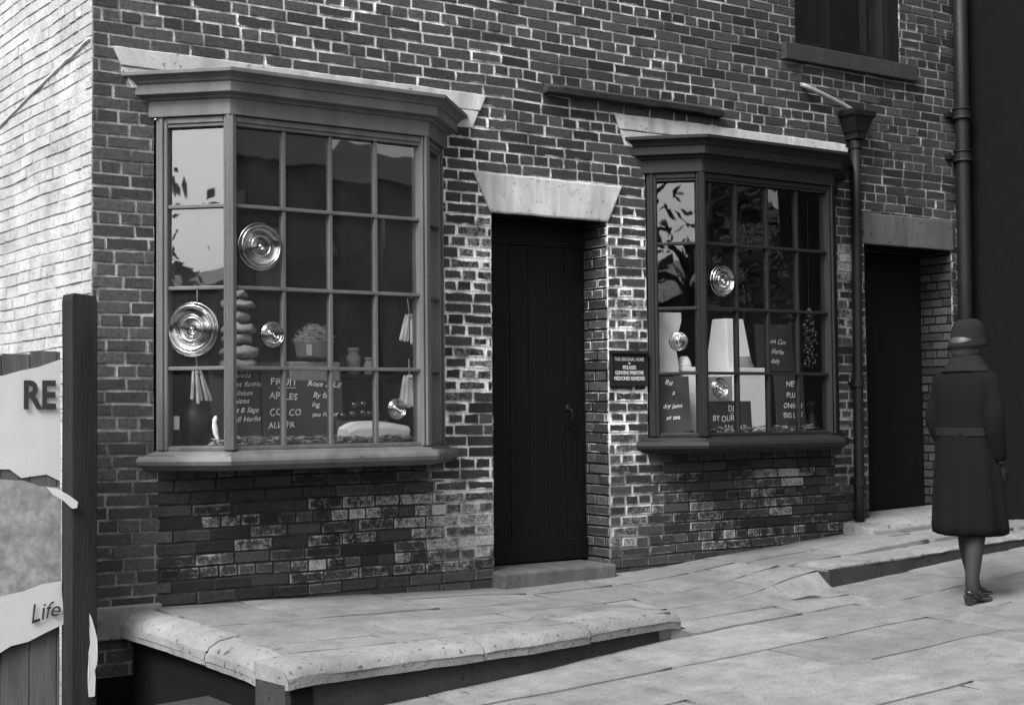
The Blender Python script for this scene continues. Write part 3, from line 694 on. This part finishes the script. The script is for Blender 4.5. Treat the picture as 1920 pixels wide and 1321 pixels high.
ol = jag((2.573, -.84), (2.585, -1.06), 2, .003, 9)+jag((2.585, -1.06), (1.75, -1.35), 9, .016, 10)+jag((1.75, -1.35), (1.75, -1.0), 3, .004, 11)+jag((1.75, -1.0), (2.573, -.84), 9, .012, 12)
sheet_paper('margin', ol, -.245, 'paper', None, None, 8.3, .010, pp)
text('handwriting', 'Life', 'ink', on_plane(2.56, -.262, -1.02, roll=R(8)), pp, .13, 'RIGHT', .4, .001, .8, hand=True)
ol = [(2.44, -.345), (2.50, -.36), (2.56, -.395), (2.605, -.43), (2.60, -.46), (2.575, -.462), (2.53, -.42), (2.48, -.39)]
o = sheet_paper('paper_scrap', ol, -.40, 'paper', 'small curled scrap of torn white paper sticking out past the poster edge', 'paper', 2.2, .02)
o = sheet_paper('paper_scrap', jag((2.668, -1.42), (2.70, -1.42), 2, .003, 31)+jag((2.70, -1.42), (2.712, -1.13), 9, .007, 32)+jag((2.712, -1.13), (2.672, -1.00), 5, .007, 33)+jag((2.672, -1.00), (2.668, -1.42), 11, .006, 34), -.385, 'paper', 'long peeling strip of white paper at the foot of the tarred post', 'paper', 4.2, .006)

# ------------------------------------------------------------------ wall plaque
pl = thing('plaque', 'small dark framed wall plaque with white lettering beside the right bay window', 'sign')
b_ = MB(); b_.box((6.392, -.022, .192), (6.686, -.004, .392)); b_.build('panel', 'paintdark', pl, bevel=.002)
b_ = MB(); b_.box((6.375, -.045, .392), (6.70, -.004, .415)); b_.box((6.378, -.032, .172), (6.698, -.004, .192)); b_.box((6.378, -.032, .192), (6.392, -.004, .392)); b_.box((6.686, -.032, .192), (6.698, -.004, .392)); b_.build('frame', 'paintdark', pl, bevel=.003)
for i, (s, z, sz) in enumerate([('THE ORIGINAL HOME', .345, .034), ('OF', .322, .018), ('MOLASSES', .288, .036), ('GENUINE PRIMITIVE', .252, .036), ('MEDICINES REMEDIES', .214, .036)]):
    text('lettering', s, 'paper', on_plane(6.539, -.0235, z), pl, sz, 'CENTER', 0, .0008, .78 if i != 2 else .7, 1.0, .0006)

# ------------------------------------------------------------------ window displays
def chalkboard(x0, x1, z0, z1, y, lean, rz, label, rows):
    t = thing('chalkboard', label, 'chalkboard', 'chalked price boards in the windows')
    cx = (x0+x1)/2; mt = Matrix.Translation((cx, y, z0)) @ Matrix.Rotation(rz, 4, 'Z') @ Matrix.Rotation(-lean, 4, 'X')
    hw = (x1-x0)/2; h = z1-z0
    b = MB(); b.box((-hw, 0, 0), (hw, .012, h), mat=mt); b.build('board', 'slate', t, bevel=.002)
    for (s, dx, dz, sz, sh, rot) in rows:
        text('chalk_writing', s, 'chalk', mt @ Matrix.Translation((dx, -.0022, dz)) @ Matrix.Rotation(R(90), 4, 'X') @ Matrix.Rotation(R(rot), 4, 'Z'), t, sz*.94, 'CENTER', sh+.1, .0006, .98, 1.05, .0003, hand=True)
    return t
chalkboard(3.57, 3.885, -.165, .268, .13, R(6), 0, 'grey chalkboard listing salads in the larger bay, left of the FRUIT board', [('Salads', .04, .385, .055, .3, 2), ('Beet Roots', .06, .335, .048, .3, 2), ('Radishes', .03, .285, .046, .3, 1), ('Onions', .02, .235, .046, .3, 2), ('Mint & Sage', .04, .185, .044, .3, 1), ('& all Herbs', .05, .13, .046, .3, 2)])
chalkboard(3.895, 4.43, -.165, .285, .125, R(6), 0, 'wide chalkboard headed FRUIT standing in the larger bay window', [('FRUIT', -.12, .345, .07, 0, 0), ('____', -.10, .335, .06, 0, 0), ('APPLES', -.13, .26, .06, 0, -2), ('CO  CO', -.12, .165, .06, 0, 0), ('ALL  FR', -.15, .09, .055, 0, 3), ('Rose & Lil', .14, .335, .055, .3, -3), ('By far', .12, .27, .05, .3, -2), ('ing', .08, .215, .046, .3, 0), ('see for yr', .14, .155, .046, .3, 0)])
chalkboard(6.80, 7.075, -.165, .245, -.01, R(5), R(-16), 'chalkboard leaning by the white pedestal at the left end of the smaller bay', [('Ru', -.02, .35, .055, .3, 0), ('a', .01, .28, .05, .3, 0), ('dry jams', .0, .19, .045, .3, 3), ('as tea', .0, .11, .045, .3, 3)])
chalkboard(7.11, 7.60, -.165, .07, -.10, R(3), 0, 'low chalkboard starting DIN in the centre of the smaller bay', [('DIN', .07, .165, .062, 0, 0), ('___', .08, .155, .06, 0, 0), ('BY OUR', -.03, .095, .06, 0, 0), ('SAS  LAY', .08, .03, .055, 0, 0)])
chalkboard(8.07, 8.46, .30, .655, .32, R(4), 0, 'raised chalkboard at the back of the smaller bay window', [('Fresh Cut', 0, .21, .055, .3, -4), ('Herbs', .02, .13, .055, .3, -3), ('daily', -.01, .06, .05, .3, 0)])
chalkboard(8.04, 8.34, -.165, .265, .09, R(4), 0, 'tall chalkboard listing ONION beneath the raised board in the smaller bay', [('NEW', .04, .34, .07, 0, 0), ('PLUM', .03, .26, .06, 0, 0), ('ONION', .02, .18, .06, 0, 0), ('BIG LOT', .02, .11, .058, 0, 0)])

def pale_sticks(x, y, ztop, n, ln, spread, label, string_from, r=.011, cat='candles', tilt=0.0):
    t = thing('candle_bunch', label, cat, 'bunches of pale candles hung in the larger bay')
    rnd = random.Random(int(x*1000)+int(ztop*77)); b = MB()
    for i in range(n):
        f = (i/(n-1)-.5)*2; l = ln*rnd.uniform(.88, 1.05); d = Vector((f*spread+tilt, rnd.uniform(-.08, .08), -1)).normalized()
        p0 = Vector((x+f*r*2.0, y+rnd.uniform(-.006, .01)-(.012 if i % 2 else 0), ztop-.004*abs(f)))
        b.tube([p0, p0+d*.02, p0+d*l*.55, p0+d*l*.96, p0+d*l], [r*.45, r*.8, r, r*1.12, r*.7], 8)
    b.build('candles', 'wax', t, smooth=True)
    q = MB(); pts = [Vector(p) for p in string_from]+[Vector((x, y, ztop-.012))]
    q.tube(pts, .0035, 6); q.lathe([(.018, -.006), (.022, 0), (.018, .006)], (x, y-.004, ztop-.022), 10); q.build('string', 'straw', t)
    return t
pale_sticks(4.695, -.205, .60, 6, .185, .27, 'bunch of pale candles hung halfway up the larger bay, right side', [(4.752, -.205, 1.60), (4.752, -.205, 1.15), (4.75, -.205, .76), (4.715, -.205, .70), (4.68, -.205, .69)])
pale_sticks(4.695, -.2, .235, 6, .20, .19, 'fuller bunch of pale candles hung low in the larger bay beside the small bullseye', [(4.69, -.2, .33), (4.692, -.2, .26)], .014)
pale_sticks(3.415, -.02, .262, 5, .19, .20, 'bunch of slanting pale candles behind the left canted side of the larger bay', [(3.40, -.06, .70), (3.405, -.04, .5), (3.41, -.02, .33)], .010, tilt=.18)

# pale trough
b_ = MB(); rings = []
for i in range(13):
    t = i/12; x = 4.33+.42*t; hh = (.085+.02*math.sin(t*3)-.012*t)*(min(1, .72+t*2.2)); q = noise.noise(Vector((x*9, 0, 0)))*.006
    rings.append([(x, -.10+q, -.15), (x, -.115+q, -.15+hh*.7), (x, -.10+q, -.15+hh), (x, .02, -.15+hh+.012), (x, .04, -.15+hh*.7), (x, .04, -.15)])
b_.loft(rings); o = b_.build('salt_block', 'white', smooth=False, bevel=.008); tag(o, 'long pale block lying in dry leaves at the right of the larger bay', 'block')
# stacked sacks / rolls at the left of the larger bay
t = thing('herb_bundles', 'stack of rolled herb bundles rising behind the left chalkboard of the larger bay', 'herbs')
for i, (z, r, h, dx) in enumerate([(.29, .082, .075, 0), (.365, .085, .07, .01), (.44, .07, .06, -.005), (.50, .078, .06, .005), (.57, .055, .06, -.01), (.64, .075, .05, .0), (.70, .05, .05, -.01)]):
    b = MB(); prof = []
    for k in range(9):
        a = math.pi*k/8; prof.append((max(.004, 1.3*r*(.35+.65*math.sin(a)**.6)), -h/2*math.cos(a)))
    b.lathe(prof, (3.72+dx, .10, z), 20)
    b.v = [tuple(Vector(v)+noise.noise_vector(Vector(v)*22)*.017) for v in b.v]
    b.build('bundle', 'sack', t, smooth=True)
q = MB(); q.box((3.60, .05, -.16), (3.84, .085, .25)); q.v = [(x, y+.12, z) for x, y, z in q.v]; q.build('stand', 'room', t)
# basket heaped with straw
t = thing('straw_basket', 'wicker basket heaped with straw standing behind the FRUIT chalkboard', 'basket')
b = MB(); rings = []
for k in range(13):
    z = .345+.10*k/12; r = .10+.018*k/12+(.004 if k % 2 else 0)
    rings.append([Vector((4.262+r*1.05*math.cos(6.2832*i/28), .2+r*.8*math.sin(6.2832*i/28), z+(.003 if (i+k) % 2 else -.003))) for i in range(28)])
b.loft(rings); b.build('basket', 'wicker', t, smooth=True)
b = MB(); rnd = random.Random(4)
for i in range(420):
    a = rnd.uniform(0, 6.283); rr_ = rnd.uniform(0, .105); p = Vector((4.265+rr_*math.cos(a), .2+rr_*.8*math.sin(a), .44+.085*(1-(rr_/.11)**2)*rnd.uniform(.5, 1.15)))
    d = Vector((rnd.uniform(-1, 1), rnd.uniform(-1, 1), rnd.uniform(-.25, .5))).normalized()*rnd.uniform(.02, .055)
    b.tube([p-d, p+Vector((0, 0, .006)), p+d], .0016, 4)
b.build('straw', 'straw', t)
b = MB(); b.box((4.08, .16, .20), (4.42, .40, .32)); b.build('stand', 'sack', t, bevel=.01)
b = MB(); b.box((4.15, .075, .355), (4.185, .082, .42)); b.build('ticket', 'paper', t)
b = MB(); b.box((3.85, .19, .25), (4.30, .45, .315)); o = b.build('shelf_step', 'board', bevel=.004); tag(o, 'grey wooden display step behind the FRUIT chalkboard', 'shelf')
# dark jug, cards and scraps in the left cant
b = MB(); b.lathe([(.05, -.168), (.075, -.16), (.09, -.08), (.088, .0), (.06, .05), (.035, .075), (.038, .10), (.03, .10)], (3.44, .06, 0), 24); o = b.build('jug', 'iron', smooth=True); tag(o, 'rounded dark jug in the left canted side of the larger bay', 'jug')
b = MB(); b.box((3.286, .0, -.075), (3.318, .004, .0)); o = b.build('price_ticket', 'paper'); tag(o, 'small pale blank ticket at the far left of the larger bay', 'ticket')
b = MB(); rings = [[Vector((3.505+.016*w_*math.cos(a)+dx, -.07+.01*math.sin(a), z)) for a in [6.2832*i/10 for i in range(10)]] for (z, w_, dx) in [(-.165, .5, .02), (-.13, .6, .01), (-.10, 1, 0), (-.06, 1.1, -.005), (-.035, .7, -.008), (-.02, 1.0, -.004), (.0, .3, 0)]]
b.loft(rings); o = b.build('figurine', 'white', smooth=True); tag(o, 'slender white figurine standing by the dark jug in the larger bay', 'figurine')
def jar(x, y, z, r, h, m, label):
    b = MB(); b.lathe([(r*.8, z), (r, z+.01), (r, z+h*.68), (r*.7, z+h*.78), (r*.72, z+h*.84), (r*.8, z+h*.86), (r*.8, z+h), (.003, z+h*1.01)], (x, y, 0), 20)
    o = b.build('jar', m, smooth=True); return tag(o, label, 'jar')
b = MB(); b.box((4.44, .22, .225), (4.86, .48, .245)); b.box((4.46, .24, -.165), (4.48, .46, .225)); b.box((4.82, .24, -.165), (4.84, .46, .225)); o = b.build('display_shelf', 'timber', bevel=.003); tag(o, 'dark little shelf at the right of the larger bay holding jars', 'shelf')
jar(4.50, .30, .245, .036, .12, 'iron', 'short dark jar at the left end of the little shelf in the larger bay')
jar(4.60, .32, .245, .045, .17, 'wicker', 'taller brown toned jar in the middle of the little shelf in the larger bay')
jar(4.70, .30, .245, .034, .11, 'sack', 'small grey jar at the right end of the little shelf in the larger bay')
for i_, (ax_, ay_, az_) in enumerate([(4.47, .10, .0), (4.53, .08, .005), (4.59, .11, .0), (4.50, .13, .055), (4.56, .13, .06), (4.64, .09, -.005), (4.42, .13, -.01)]):
    b = MB(); r = .031; b.lathe([(.002, -r*.8), (r*.6, -r*.85), (r, -r*.1), (r*.85, r*.6), (r*.35, r*.8), (.003, r*.62)], (ax_, ay_, az_), 16); o = b.build('apple', 'bead', smooth=True); tag(o, 'dark glossy apple in the heap behind the pale block in the larger bay', 'apple', 'heap of dark apples in the larger bay')
b = MB(); b.box((4.38, .05, -.165), (4.69, .17, -.038)); o = b.build('crate', 'board', bevel=.004); tag(o, 'low wooden crate under the apples in the larger bay', 'crate')
# leaf and twig litter
def litter(name, pts, n, zb, seed, label):
    rnd = random.Random(seed); b = MB()
    for i in range(n):
        x = rnd.uniform(pts[0], pts[1]); y = rnd.uniform(pts[2], pts[3]); z = zb+rnd.uniform(0, .035)*(1+.8*noise.noise(Vector((x*6, 1, 1))))
        a = rnd.uniform(0, 6.283); l = rnd.uniform(.01, .045); w2 = l*rnd.uniform(.08, .5)
        d = Vector((math.cos(a), math.sin(a)*.6, rnd.uniform(-.3, .4)))*l; s_ = Vector((-math.sin(a), math.cos(a)*.6, rnd.uniform(-.5, .5)))*w2; p = Vector((x, y, z))
        b.add([p-d, p+s_, p+d, p-s_+Vector((0, 0, .004))], [(0, 1, 2), (0, 2, 3)], rnd.choice((0, 0, 1)))
    o = b.build(name, ['sack', 'straw'], fix=False); return tag(o, label, None, kind='stuff')
def litter2(*a): return litter(*a)
o = litter('dry_leaves', (3.50, 4.74, -.21, .10), 1500, -.162, 3, 'dry leaves and twigs strewn along the larger bay sill')
o = litter('dry_leaves', (7.03, 8.22, -.18, .0), 420, -.148, 5, 'thin litter of dry leaves along the smaller bay sill')

# smaller bay
b = MB(); rings = []
for i in range(9):
    z = .26+.43*i/8; wob = .012*math.sin(i*1.1); rings.append([(6.868+wob*.4, .05, z), (7.02-.02*math.sin(i*.6)+wob, .02, z), (7.025-.02*math.sin(i*.6)+wob, .028, z), (6.868+wob*.4, .06, z)])
b.loft(rings); o = b.build('hanging_cloth', 'paper', smooth=False); tag(o, 'tall white cloth hanging at the left end of the smaller bay', 'cloth')
def pedestal(x0, x1, y0, y1, z0, z1, label):
    t = thing('pedestal', label, 'pedestal', 'white pedestals in the smaller bay')
    b = MB(); b.box((x0+.012, y0+.012, z0), (x1-.012, y1-.012, z1-.032)); b.build('shaft', 'white', t, bevel=.004)
    b = MB(); b.box((x0, y0, z1-.031), (x1, y1, z1)); b.build('cap', 'white', t, bevel=.004); return t
pedestal(7.09, 7.235, .05, .20, -.165, .312, 'slim white pedestal between chalkboards at the left of the smaller bay')
pedestal(7.63, 7.915, .06, .30, -.165, .312, 'broad white pedestal carrying a small pot in the smaller bay')
b = MB(); b.add([(7.60, .14, .25), (7.86, .14, .25), (7.86, .40, .25), (7.60, .40, .25), (7.62, .18, .675), (7.795, .18, .675), (7.795, .33, .675), (7.62, .33, .675)], [(0, 1, 5, 4), (1, 2, 6, 5), (2, 3, 7, 6), (3, 0, 4, 7), (4, 5, 6, 7), (3, 2, 1, 0)])
o = b.build('tapered_column', 'white', bevel=.006); tag(o, 'tall tapering white column in the middle of the smaller bay', 'column')
b = MB(); b.box((7.53, .14, -.165), (7.628, .42, .248)); o = b.build('plinth_block', 'sack', bevel=.004); tag(o, 'dull grey block under the tapering white column', 'block')
b = MB(); b.lathe([(.075, .313), (.078, .32), (.06, .35), (.055, .385), (.05, .396), (.02, .398)], (7.765, .15, 0), 22); o = b.build('small_pot', 'sack', smooth=True); tag(o, 'small pale pot on the broad white pedestal', 'pot')
b = MB(); b.lathe([(.05, .313), (.055, .33), (.045, .36), (.03, .385), (.012, .39)], (7.155, .12, 0), 20); o = b.build('small_pot', 'white', smooth=True); tag(o, 'small white pot on the slim pedestal at the left of the smaller bay', 'pot')
t = thing('bead_string', 'thick dark string of glossy round beads hanging at the right of the smaller bay', 'beads')
b = MB(); rnd = random.Random(9)
for i in range(44):
    z = .74-.43*(i/44); wd = .010+.042*min(1, i/16)
    for k in range(2 if i < 12 else 3):
        x = 8.188+rnd.uniform(-1, 1)*wd; y = -.10+rnd.uniform(-.03, .02); r = rnd.uniform(.012, .019)
        b.lathe([(.0015, -r), (r*.7, -r*.7), (r, 0), (r*.7, r*.7), (.0015, r)], (x, y, z+rnd.uniform(-.006, .006)), 10)
b.build('beads', 'bead', t, smooth=True)
q = MB(); q.tube([(8.192, -.10, 1.58), (8.19, -.10, .74)], .003, 6); q.build('cord', 'iron', t)
b = MB(); b.lathe([(.012, -.165), (.045, -.16), (.052, -.10), (.03, -.05), (.018, -.02), (.024, .02), (.040, .04), (.03, .06), (.004, .065)], (8.225, -.08, 0), 22); o = b.build('ornament', 'iron', smooth=True); tag(o, 'dark bulbous ornament on the sill at the right of the smaller bay', 'ornament')
b = MB()
for i in range(4): b.tube([(7.20+i*.022, -.12, .195), (7.225+i*.026, -.13, .13), (7.25+i*.03, -.13, .075)], .009, 8)
o = b.build('candle_bunch', 'wax', smooth=True); tag(o, 'short slanting pale candles resting on the DIN chalkboard', 'candles')

# ------------------------------------------------------------------ the passing woman
wx, wy = 7.44, -2.10; gz = zroad(7.44, -2.1)
wm_ = thing('person', 'woman in long dark coat and close hat walking off at the right', 'person')
def skin_mesh(name, verts, edges, rad, m, parent, sub=2):
    me = bpy.data.meshes.new(name); me.from_pydata([Vector(v) for v in verts], edges, []); o = bpy.data.objects.new(name, me); C.objects.link(o); o.parent = parent
    sk = o.modifiers.new('skin', 'SKIN'); sk.use_smooth_shade = True
    for i, r in enumerate(rad): me.skin_vertices[0].data[i].radius = (r, r) if not isinstance(r, tuple) else r; me.skin_vertices[0].data[i].use_root = (i == 0)
    s = o.modifiers.new('sub', 'SUBSURF'); s.levels = sub; s.render_levels = sub
    bpy.context.view_layer.update()
    nm = bpy.data.meshes.new_from_object(o.evaluated_get(bpy.context.evaluated_depsgraph_get())); o.modifiers.clear(); o.data = nm; nm.materials.clear(); nm.materials.append(M[m])
    return o
# facing +X (walking right), slightly away
def W(dx, dy, dz): return Vector((wx+dx, wy+dy, gz+dz))
V = [W(0, 0, .86), W(.005, 0, 1.02), W(.0, 0, 1.20), W(.0, 0, 1.32), W(.015, 0, 1.40), W(.03, 0, 1.47), W(.035, 0, 1.555), W(.03, 0, 1.60),
     W(0, .085, .84), W(.06, .085, .48), W(-.06, .08, .12), W(-.09, .08, .07),           # far leg (trailing, left side +y)
     W(0, -.08, .84), W(-.02, -.08, .47), W(-.075, -.075, .12), W(-.085, -.075, .06),   # near leg
     W(0, .17, 1.31), W(-.03, .20, 1.04), W(.10, .19, .84), W(0, -.17, 1.31), W(-.05, -.20, 1.04), W(.04, -.20, .82)]
V[9] = W(.09, .085, .48); V[10] = W(.13, .08, .12); V[11] = W(.125, .08, .07)
E_ = [(0, 1), (1, 2), (2, 3), (3, 4), (4, 5), (5, 6), (6, 7), (0, 8), (8, 9), (9, 10), (10, 11), (0, 12), (12, 13), (13, 14), (14, 15), (3, 16), (16, 17), (17, 18), (3, 19), (19, 20), (20, 21)]
Rd = [.11, .10, .11, .09, .05, .062, .082, .06, .085, .05, .034, .034, .085, .05, .034, .034, .038, .033, .027, .038, .033, .027]
body = skin_mesh('body', V, E_, Rd, 'skin', wm_)
# hands with fingers, face details joined by their own small meshes are hidden by coat and distance but modelled
for sy, (hx, hz_) in ((.19, (.10, .84)), (-.20, (.04, .82))):
    hv = [W(hx, sy, hz_), W(hx+.015, sy, hz_-.05), W(hx+.022, sy, hz_-.09)]; he = [(0, 1), (1, 2)]; hr = [.024, .030, .026]
    for k, (f, ln) in enumerate(zip((-.024, -.008, .008, .024), (.062, .072, .068, .052))):
        i = len(hv); hv += [W(hx+.03+f*.2, sy+f*.35, hz_-.115), W(hx+.036+f, sy+f*.3, hz_-.115-ln*.5), W(hx+.028+f, sy+f*.25, hz_-.115-ln)]; he += [(2, i), (i, i+1), (i+1, i+2)]; hr += [.0095, .0085, .007]
    i = len(hv); hv += [W(hx+.045, sy-.01, hz_-.06), W(hx+.06, sy-.012, hz_-.095)]; he += [(1, i), (i, i+1)]; hr += [.010, .008]
    skin_mesh('hand', hv, he, hr, 'felt', wm_, 1)
b = MB(); b.lathe([(.004, -.02), (.014, -.012), (.012, .012), (.004, .024)], (0, 0, 0), 8); b.v = [W(.118+v[0], v[1], 1.545+v[2]) for v in b.v]; b.build('nose', 'skin', wm_, smooth=True)
def ell_ring(cx_, cy_, rx, ry, z, n=28, ph=0, amp=0, k_=7):
    return [W(cx_+(rx+amp*math.sin(k_*a+ph))*math.cos(a), cy_+(ry+amp*math.sin(k_*a+ph))*math.sin(a), z) for a in [6.2832*i/n for i in range(n)]]
b = MB()
cs = [(.02, 0, .205, .235, .385, .017), (.015, 0, .20, .23, .43, .017), (.01, 0, .185, .225, .60, .013), (.005, 0, .17, .215, .78, .009), (0, 0, .155, .20, .92, .004), (0, 0, .145, .19, 1.02, .003), (0, 0, .15, .20, 1.15, .002), (-.005, 0, .145, .205, 1.26, 0), (-.01, 0, .125, .195, 1.33, 0), (-.005, 0, .095, .14, 1.385, 0), (.005, 0, .075, .085, 1.42, 0), (.015, 0, .085, .085, 1.455, 0), (.02, 0, .07, .07, 1.45, 0)]
b.loft([ell_ring(a[0], a[1], a[2], a[3], a[4], 40, a[4]*2, a[5], 9) for a in cs]); coat = b.build('coat', 'coat', wm_, smooth=True, sub=1)
for sy, (hx, hz_) in ((.19, (.10, .84)), (-.20, (.04, .82))):
    s_ = 1 if sy > 0 else -1
    b = MB(); b.tube([W(-.01, s_*.13, 1.345), W(0, s_*.19, 1.30), W(-.02, s_*.215, 1.18), W(-.045 if s_ < 0 else -.03, s_*.222, 1.04), W(hx*.6, sy, hz_+.09), W(hx-.008, sy, hz_+.005)], [.06, .078, .07, .062, .055, .052], 14); b.build('sleeve', 'coat', wm_, smooth=True, sub=1)
b = MB(); b.loft([ell_ring(0, 0, .150, .204, z, 28) for z in (.985, .99, 1.03, 1.035)]); b.build('belt', 'felt', coat, smooth=True)
b = MB(); b.loft([ell_ring(.0+dx, 0, rx, ry, z, 28, 1, .003) for (dx, rx, ry, z) in ((-.005, .118, .165, 1.37), (-.008, .124, .168, 1.365), (.0, .108, .125, 1.405), (.008, .095, .10, 1.45), (.012, .085, .09, 1.47), (.012, .078, .082, 1.465))]); b.build('collar', 'felt', coat, smooth=True, sub=1)
b = MB(); b.lathe([(.125, 1.515), (.118, 1.54), (.106, 1.575), (.10, 1.62), (.088, 1.66), (.055, 1.685), (.004, 1.69)], (0, 0, 0), 26); b.v = [W(.025+v[0]*1.05, v[1]*.92, v[2]+.06*v[0]) for v in b.v]; b.build('hat', 'felt', wm_, smooth=True)
b = MB(); b.lathe([(.03, 1.44), (.085, 1.46), (.10, 1.51), (.102, 1.56), (.07, 1.60)], (0, 0, 0), 22); b.v = [W(-.005+v[0]*.9, v[1]*.88, v[2]) for v in b.v]; b.build('hair', 'hair', wm_, smooth=True)
for (ax, sy) in ((-.085, -.075), (.125, .08)):
    kx, kz = (-.02, .47) if ax < 0 else (.09, .48)
    b = MB(); b.tube([W(kx-.0, sy, .56), W(kx, sy, kz), W(kx-.035 if ax < 0 else kx-.02, sy, .33), W(ax+.005, sy, .14), W(ax, sy, .085), W(ax+.03, sy, .05), W(ax+.12, sy, .028)], [.064, .060, .058, .0385, .040, .036, .022], 16); b.build('stocking', 'stocking', wm_, smooth=True, sub=1)
    sh = bpy.data.objects.new('shoe', None); C.objects.link(sh); sh.parent = wm_
    b = MB(); rings = []
    for (dx, wd, zb, zt) in [(-.045, .022, .055, .085), (-.03, .030, .05, .085), (0, .032, .038, .062), (.04, .031, .018, .048), (.08, .036, .006, .042), (.12, .038, .003, .044), (.155, .032, .003, .036), (.18, .016, .004, .024)]:
        rings.append([W(ax+dx, sy-wd*.9, zb), W(ax+dx, sy-wd, (zb+zt)/2), W(ax+dx, sy-wd*.55, zt), W(ax+dx, sy+wd*.55, zt), W(ax+dx, sy+wd, (zb+zt)/2), W(ax+dx, sy+wd*.9, zb)])
    b.loft(rings); b.build('upper', 'leather', sh, smooth=True, sub=1)
    b = MB(); b.add([W(ax-.048, sy-.022, .056), W(ax-.004, sy-.026, .042), W(ax-.004, sy+.026, .042), W(ax-.048, sy+.022, .056), W(ax-.042, sy-.018, .0), W(ax-.012, sy-.018, .0), W(ax-.012, sy+.018, .0), W(ax-.042, sy+.018, .0)], [(0, 1, 2, 3), (7, 6, 5, 4), (0, 4, 5, 1), (1, 5, 6, 2), (2, 6, 7, 3), (3, 7, 4, 0)]); b.build('heel', 'leather', sh)
    b = MB(); b.tube([W(ax+.045, sy-.035, .03), W(ax+.03, sy-.034, .075), W(ax+.028, sy, .092), W(ax+.03, sy+.034, .075), W(ax+.045, sy+.035, .03)], .0055, 6); b.build('strap', 'leather', sh, smooth=True)

# ------------------------------------------------------------------ surroundings: neighbour, houses over the street, trees
nb = thing('neighbouring_house', 'sooty neighbouring house at the right edge, extended out of view to block sky', 'building')
b = MB(); b.box((10.14, -2.6, -1.3), (14.5, 5, 9)); b.build('wall', 'darkbrick', nb)  # forward reach and height added out of view to block sky and darken the right
def house(x0, x1, y0, y1, zb, zt, ridge, label, gable_x=None):
    t = thing('brick_house', label, 'house', 'houses across the street')
    b = MB(); b.box((x0, y0, zb), (x1, y1, zt)); b.build('wall', 'farbrick', t)
    ym = (y0+y1)/2; b = MB(); b.loft([[(x0-.15, y0-.2, zt), (x0-.15, y1+.2, zt), (x0-.15, ym, ridge)], [(x1+.15, y0-.2, zt), (x1+.15, y1+.2, zt), (x1+.15, ym, ridge)]]); rf = b.build('roof', 'roof', t)
    b = MB(); cx_ = x0+.25*(x1-x0); b.box((cx_-.3, ym-.35, zt), (cx_+.3, ym+.35, ridge+.7)); b.build('chimney', 'farbrick', rf)
    for k in range(int((x1-x0)/2.2)):
        xx = x0+1+k*2.2
        f = MB(); f.box((xx, y1, zt-1.7), (xx+.9, y1+.03, zt-.5)); fr = f.build('window', 'board', t); f = MB(); f.box((xx+.07, y1+.03, zt-1.63), (xx+.83, y1+.034, zt-.57)); f.build('pane', 'glass', fr)
house(4.0, 13.5, -22, -16, -3, 4.1, 5.25, 'slate roofed brick house across the street')
house(13.6, 30, -22, -15.5, -3, 4.2, 5.4, 'longer brick house across the street beyond the slate roofed one')
house(-17, -9.5, -9.5, -4.5, -4.5, 1.3, 2.5, 'small outhouse left down the street')
house(-12, -3.2, -16, -10.5, -4, 1.9, 3.0, 'brick house standing down the street to the left')
def tree(x, y, zb, h, cr, label, n=2600, seed=1, leaf=.11):
    t = thing('tree', label, 'tree', 'trees around the street'); rnd = random.Random(seed); b = MB()
    b.tube([(x, y, zb), (x+.1, y, zb+h*.3), (x, y+.1, zb+h*.55), (x+.1, y, zb+h*.8)], [.22, .17, .12, .05], 10)
    tips = []
    for i in range(14):
        a = rnd.uniform(0, 6.283); z = zb+h*rnd.uniform(.35, .75); l = cr*rnd.uniform(.5, 1.0); p = Vector((x, y, z)); q = p+Vector((math.cos(a)*l, math.sin(a)*l, l*rnd.uniform(.2, .8)))
        b.tube([p, p.lerp(q, .5)+Vector((0, 0, .1)), q], [.07, .04, .012], 6); tips.append(q); tips.append(p.lerp(q, .65))
    b.build('trunk', 'bark', t, smooth=True)
    c = MB()
    for i in range(n):
        p = rnd.choice(tips)+Vector((rnd.gauss(0, 1), rnd.gauss(0, 1), rnd.gauss(0, .8)))*cr*.2
        a = Vector((rnd.uniform(-1, 1), rnd.uniform(-1, 1), rnd.uniform(-1, 1))).normalized(); b2 = a.cross(Vector((rnd.uniform(-1, 1), rnd.uniform(-1, 1), .3))).normalized(); s_ = leaf*rnd.uniform(.6, 1.3)
        c.add([p-a*s_, p+b2*s_*.5, p+a*s_, p-b2*s_*.5], [(0, 1, 2, 3)])
    c.build('crown', 'leaf', t, fix=False)
tree(-9.0, -3.4, -3, 7.0, 1.7, 'leafy tree down the street beside the outhouse', 2600, 1)
tree(18.5, -13.0, -2, 8.5, 2.0, 'bare trunked tree before the houses across the street', 1500, 5)
bpy.context.view_layer.update()
tree(-3.2, -10.2, -2.5, 7.0, 1.8, 'thin leaved tree beside the house down the street', 260, 8, .09)
tree(-5.6, -9.6, -2.8, 8.0, 2.0, 'bare limbed tree before the house down the street', 160, 11, .09)
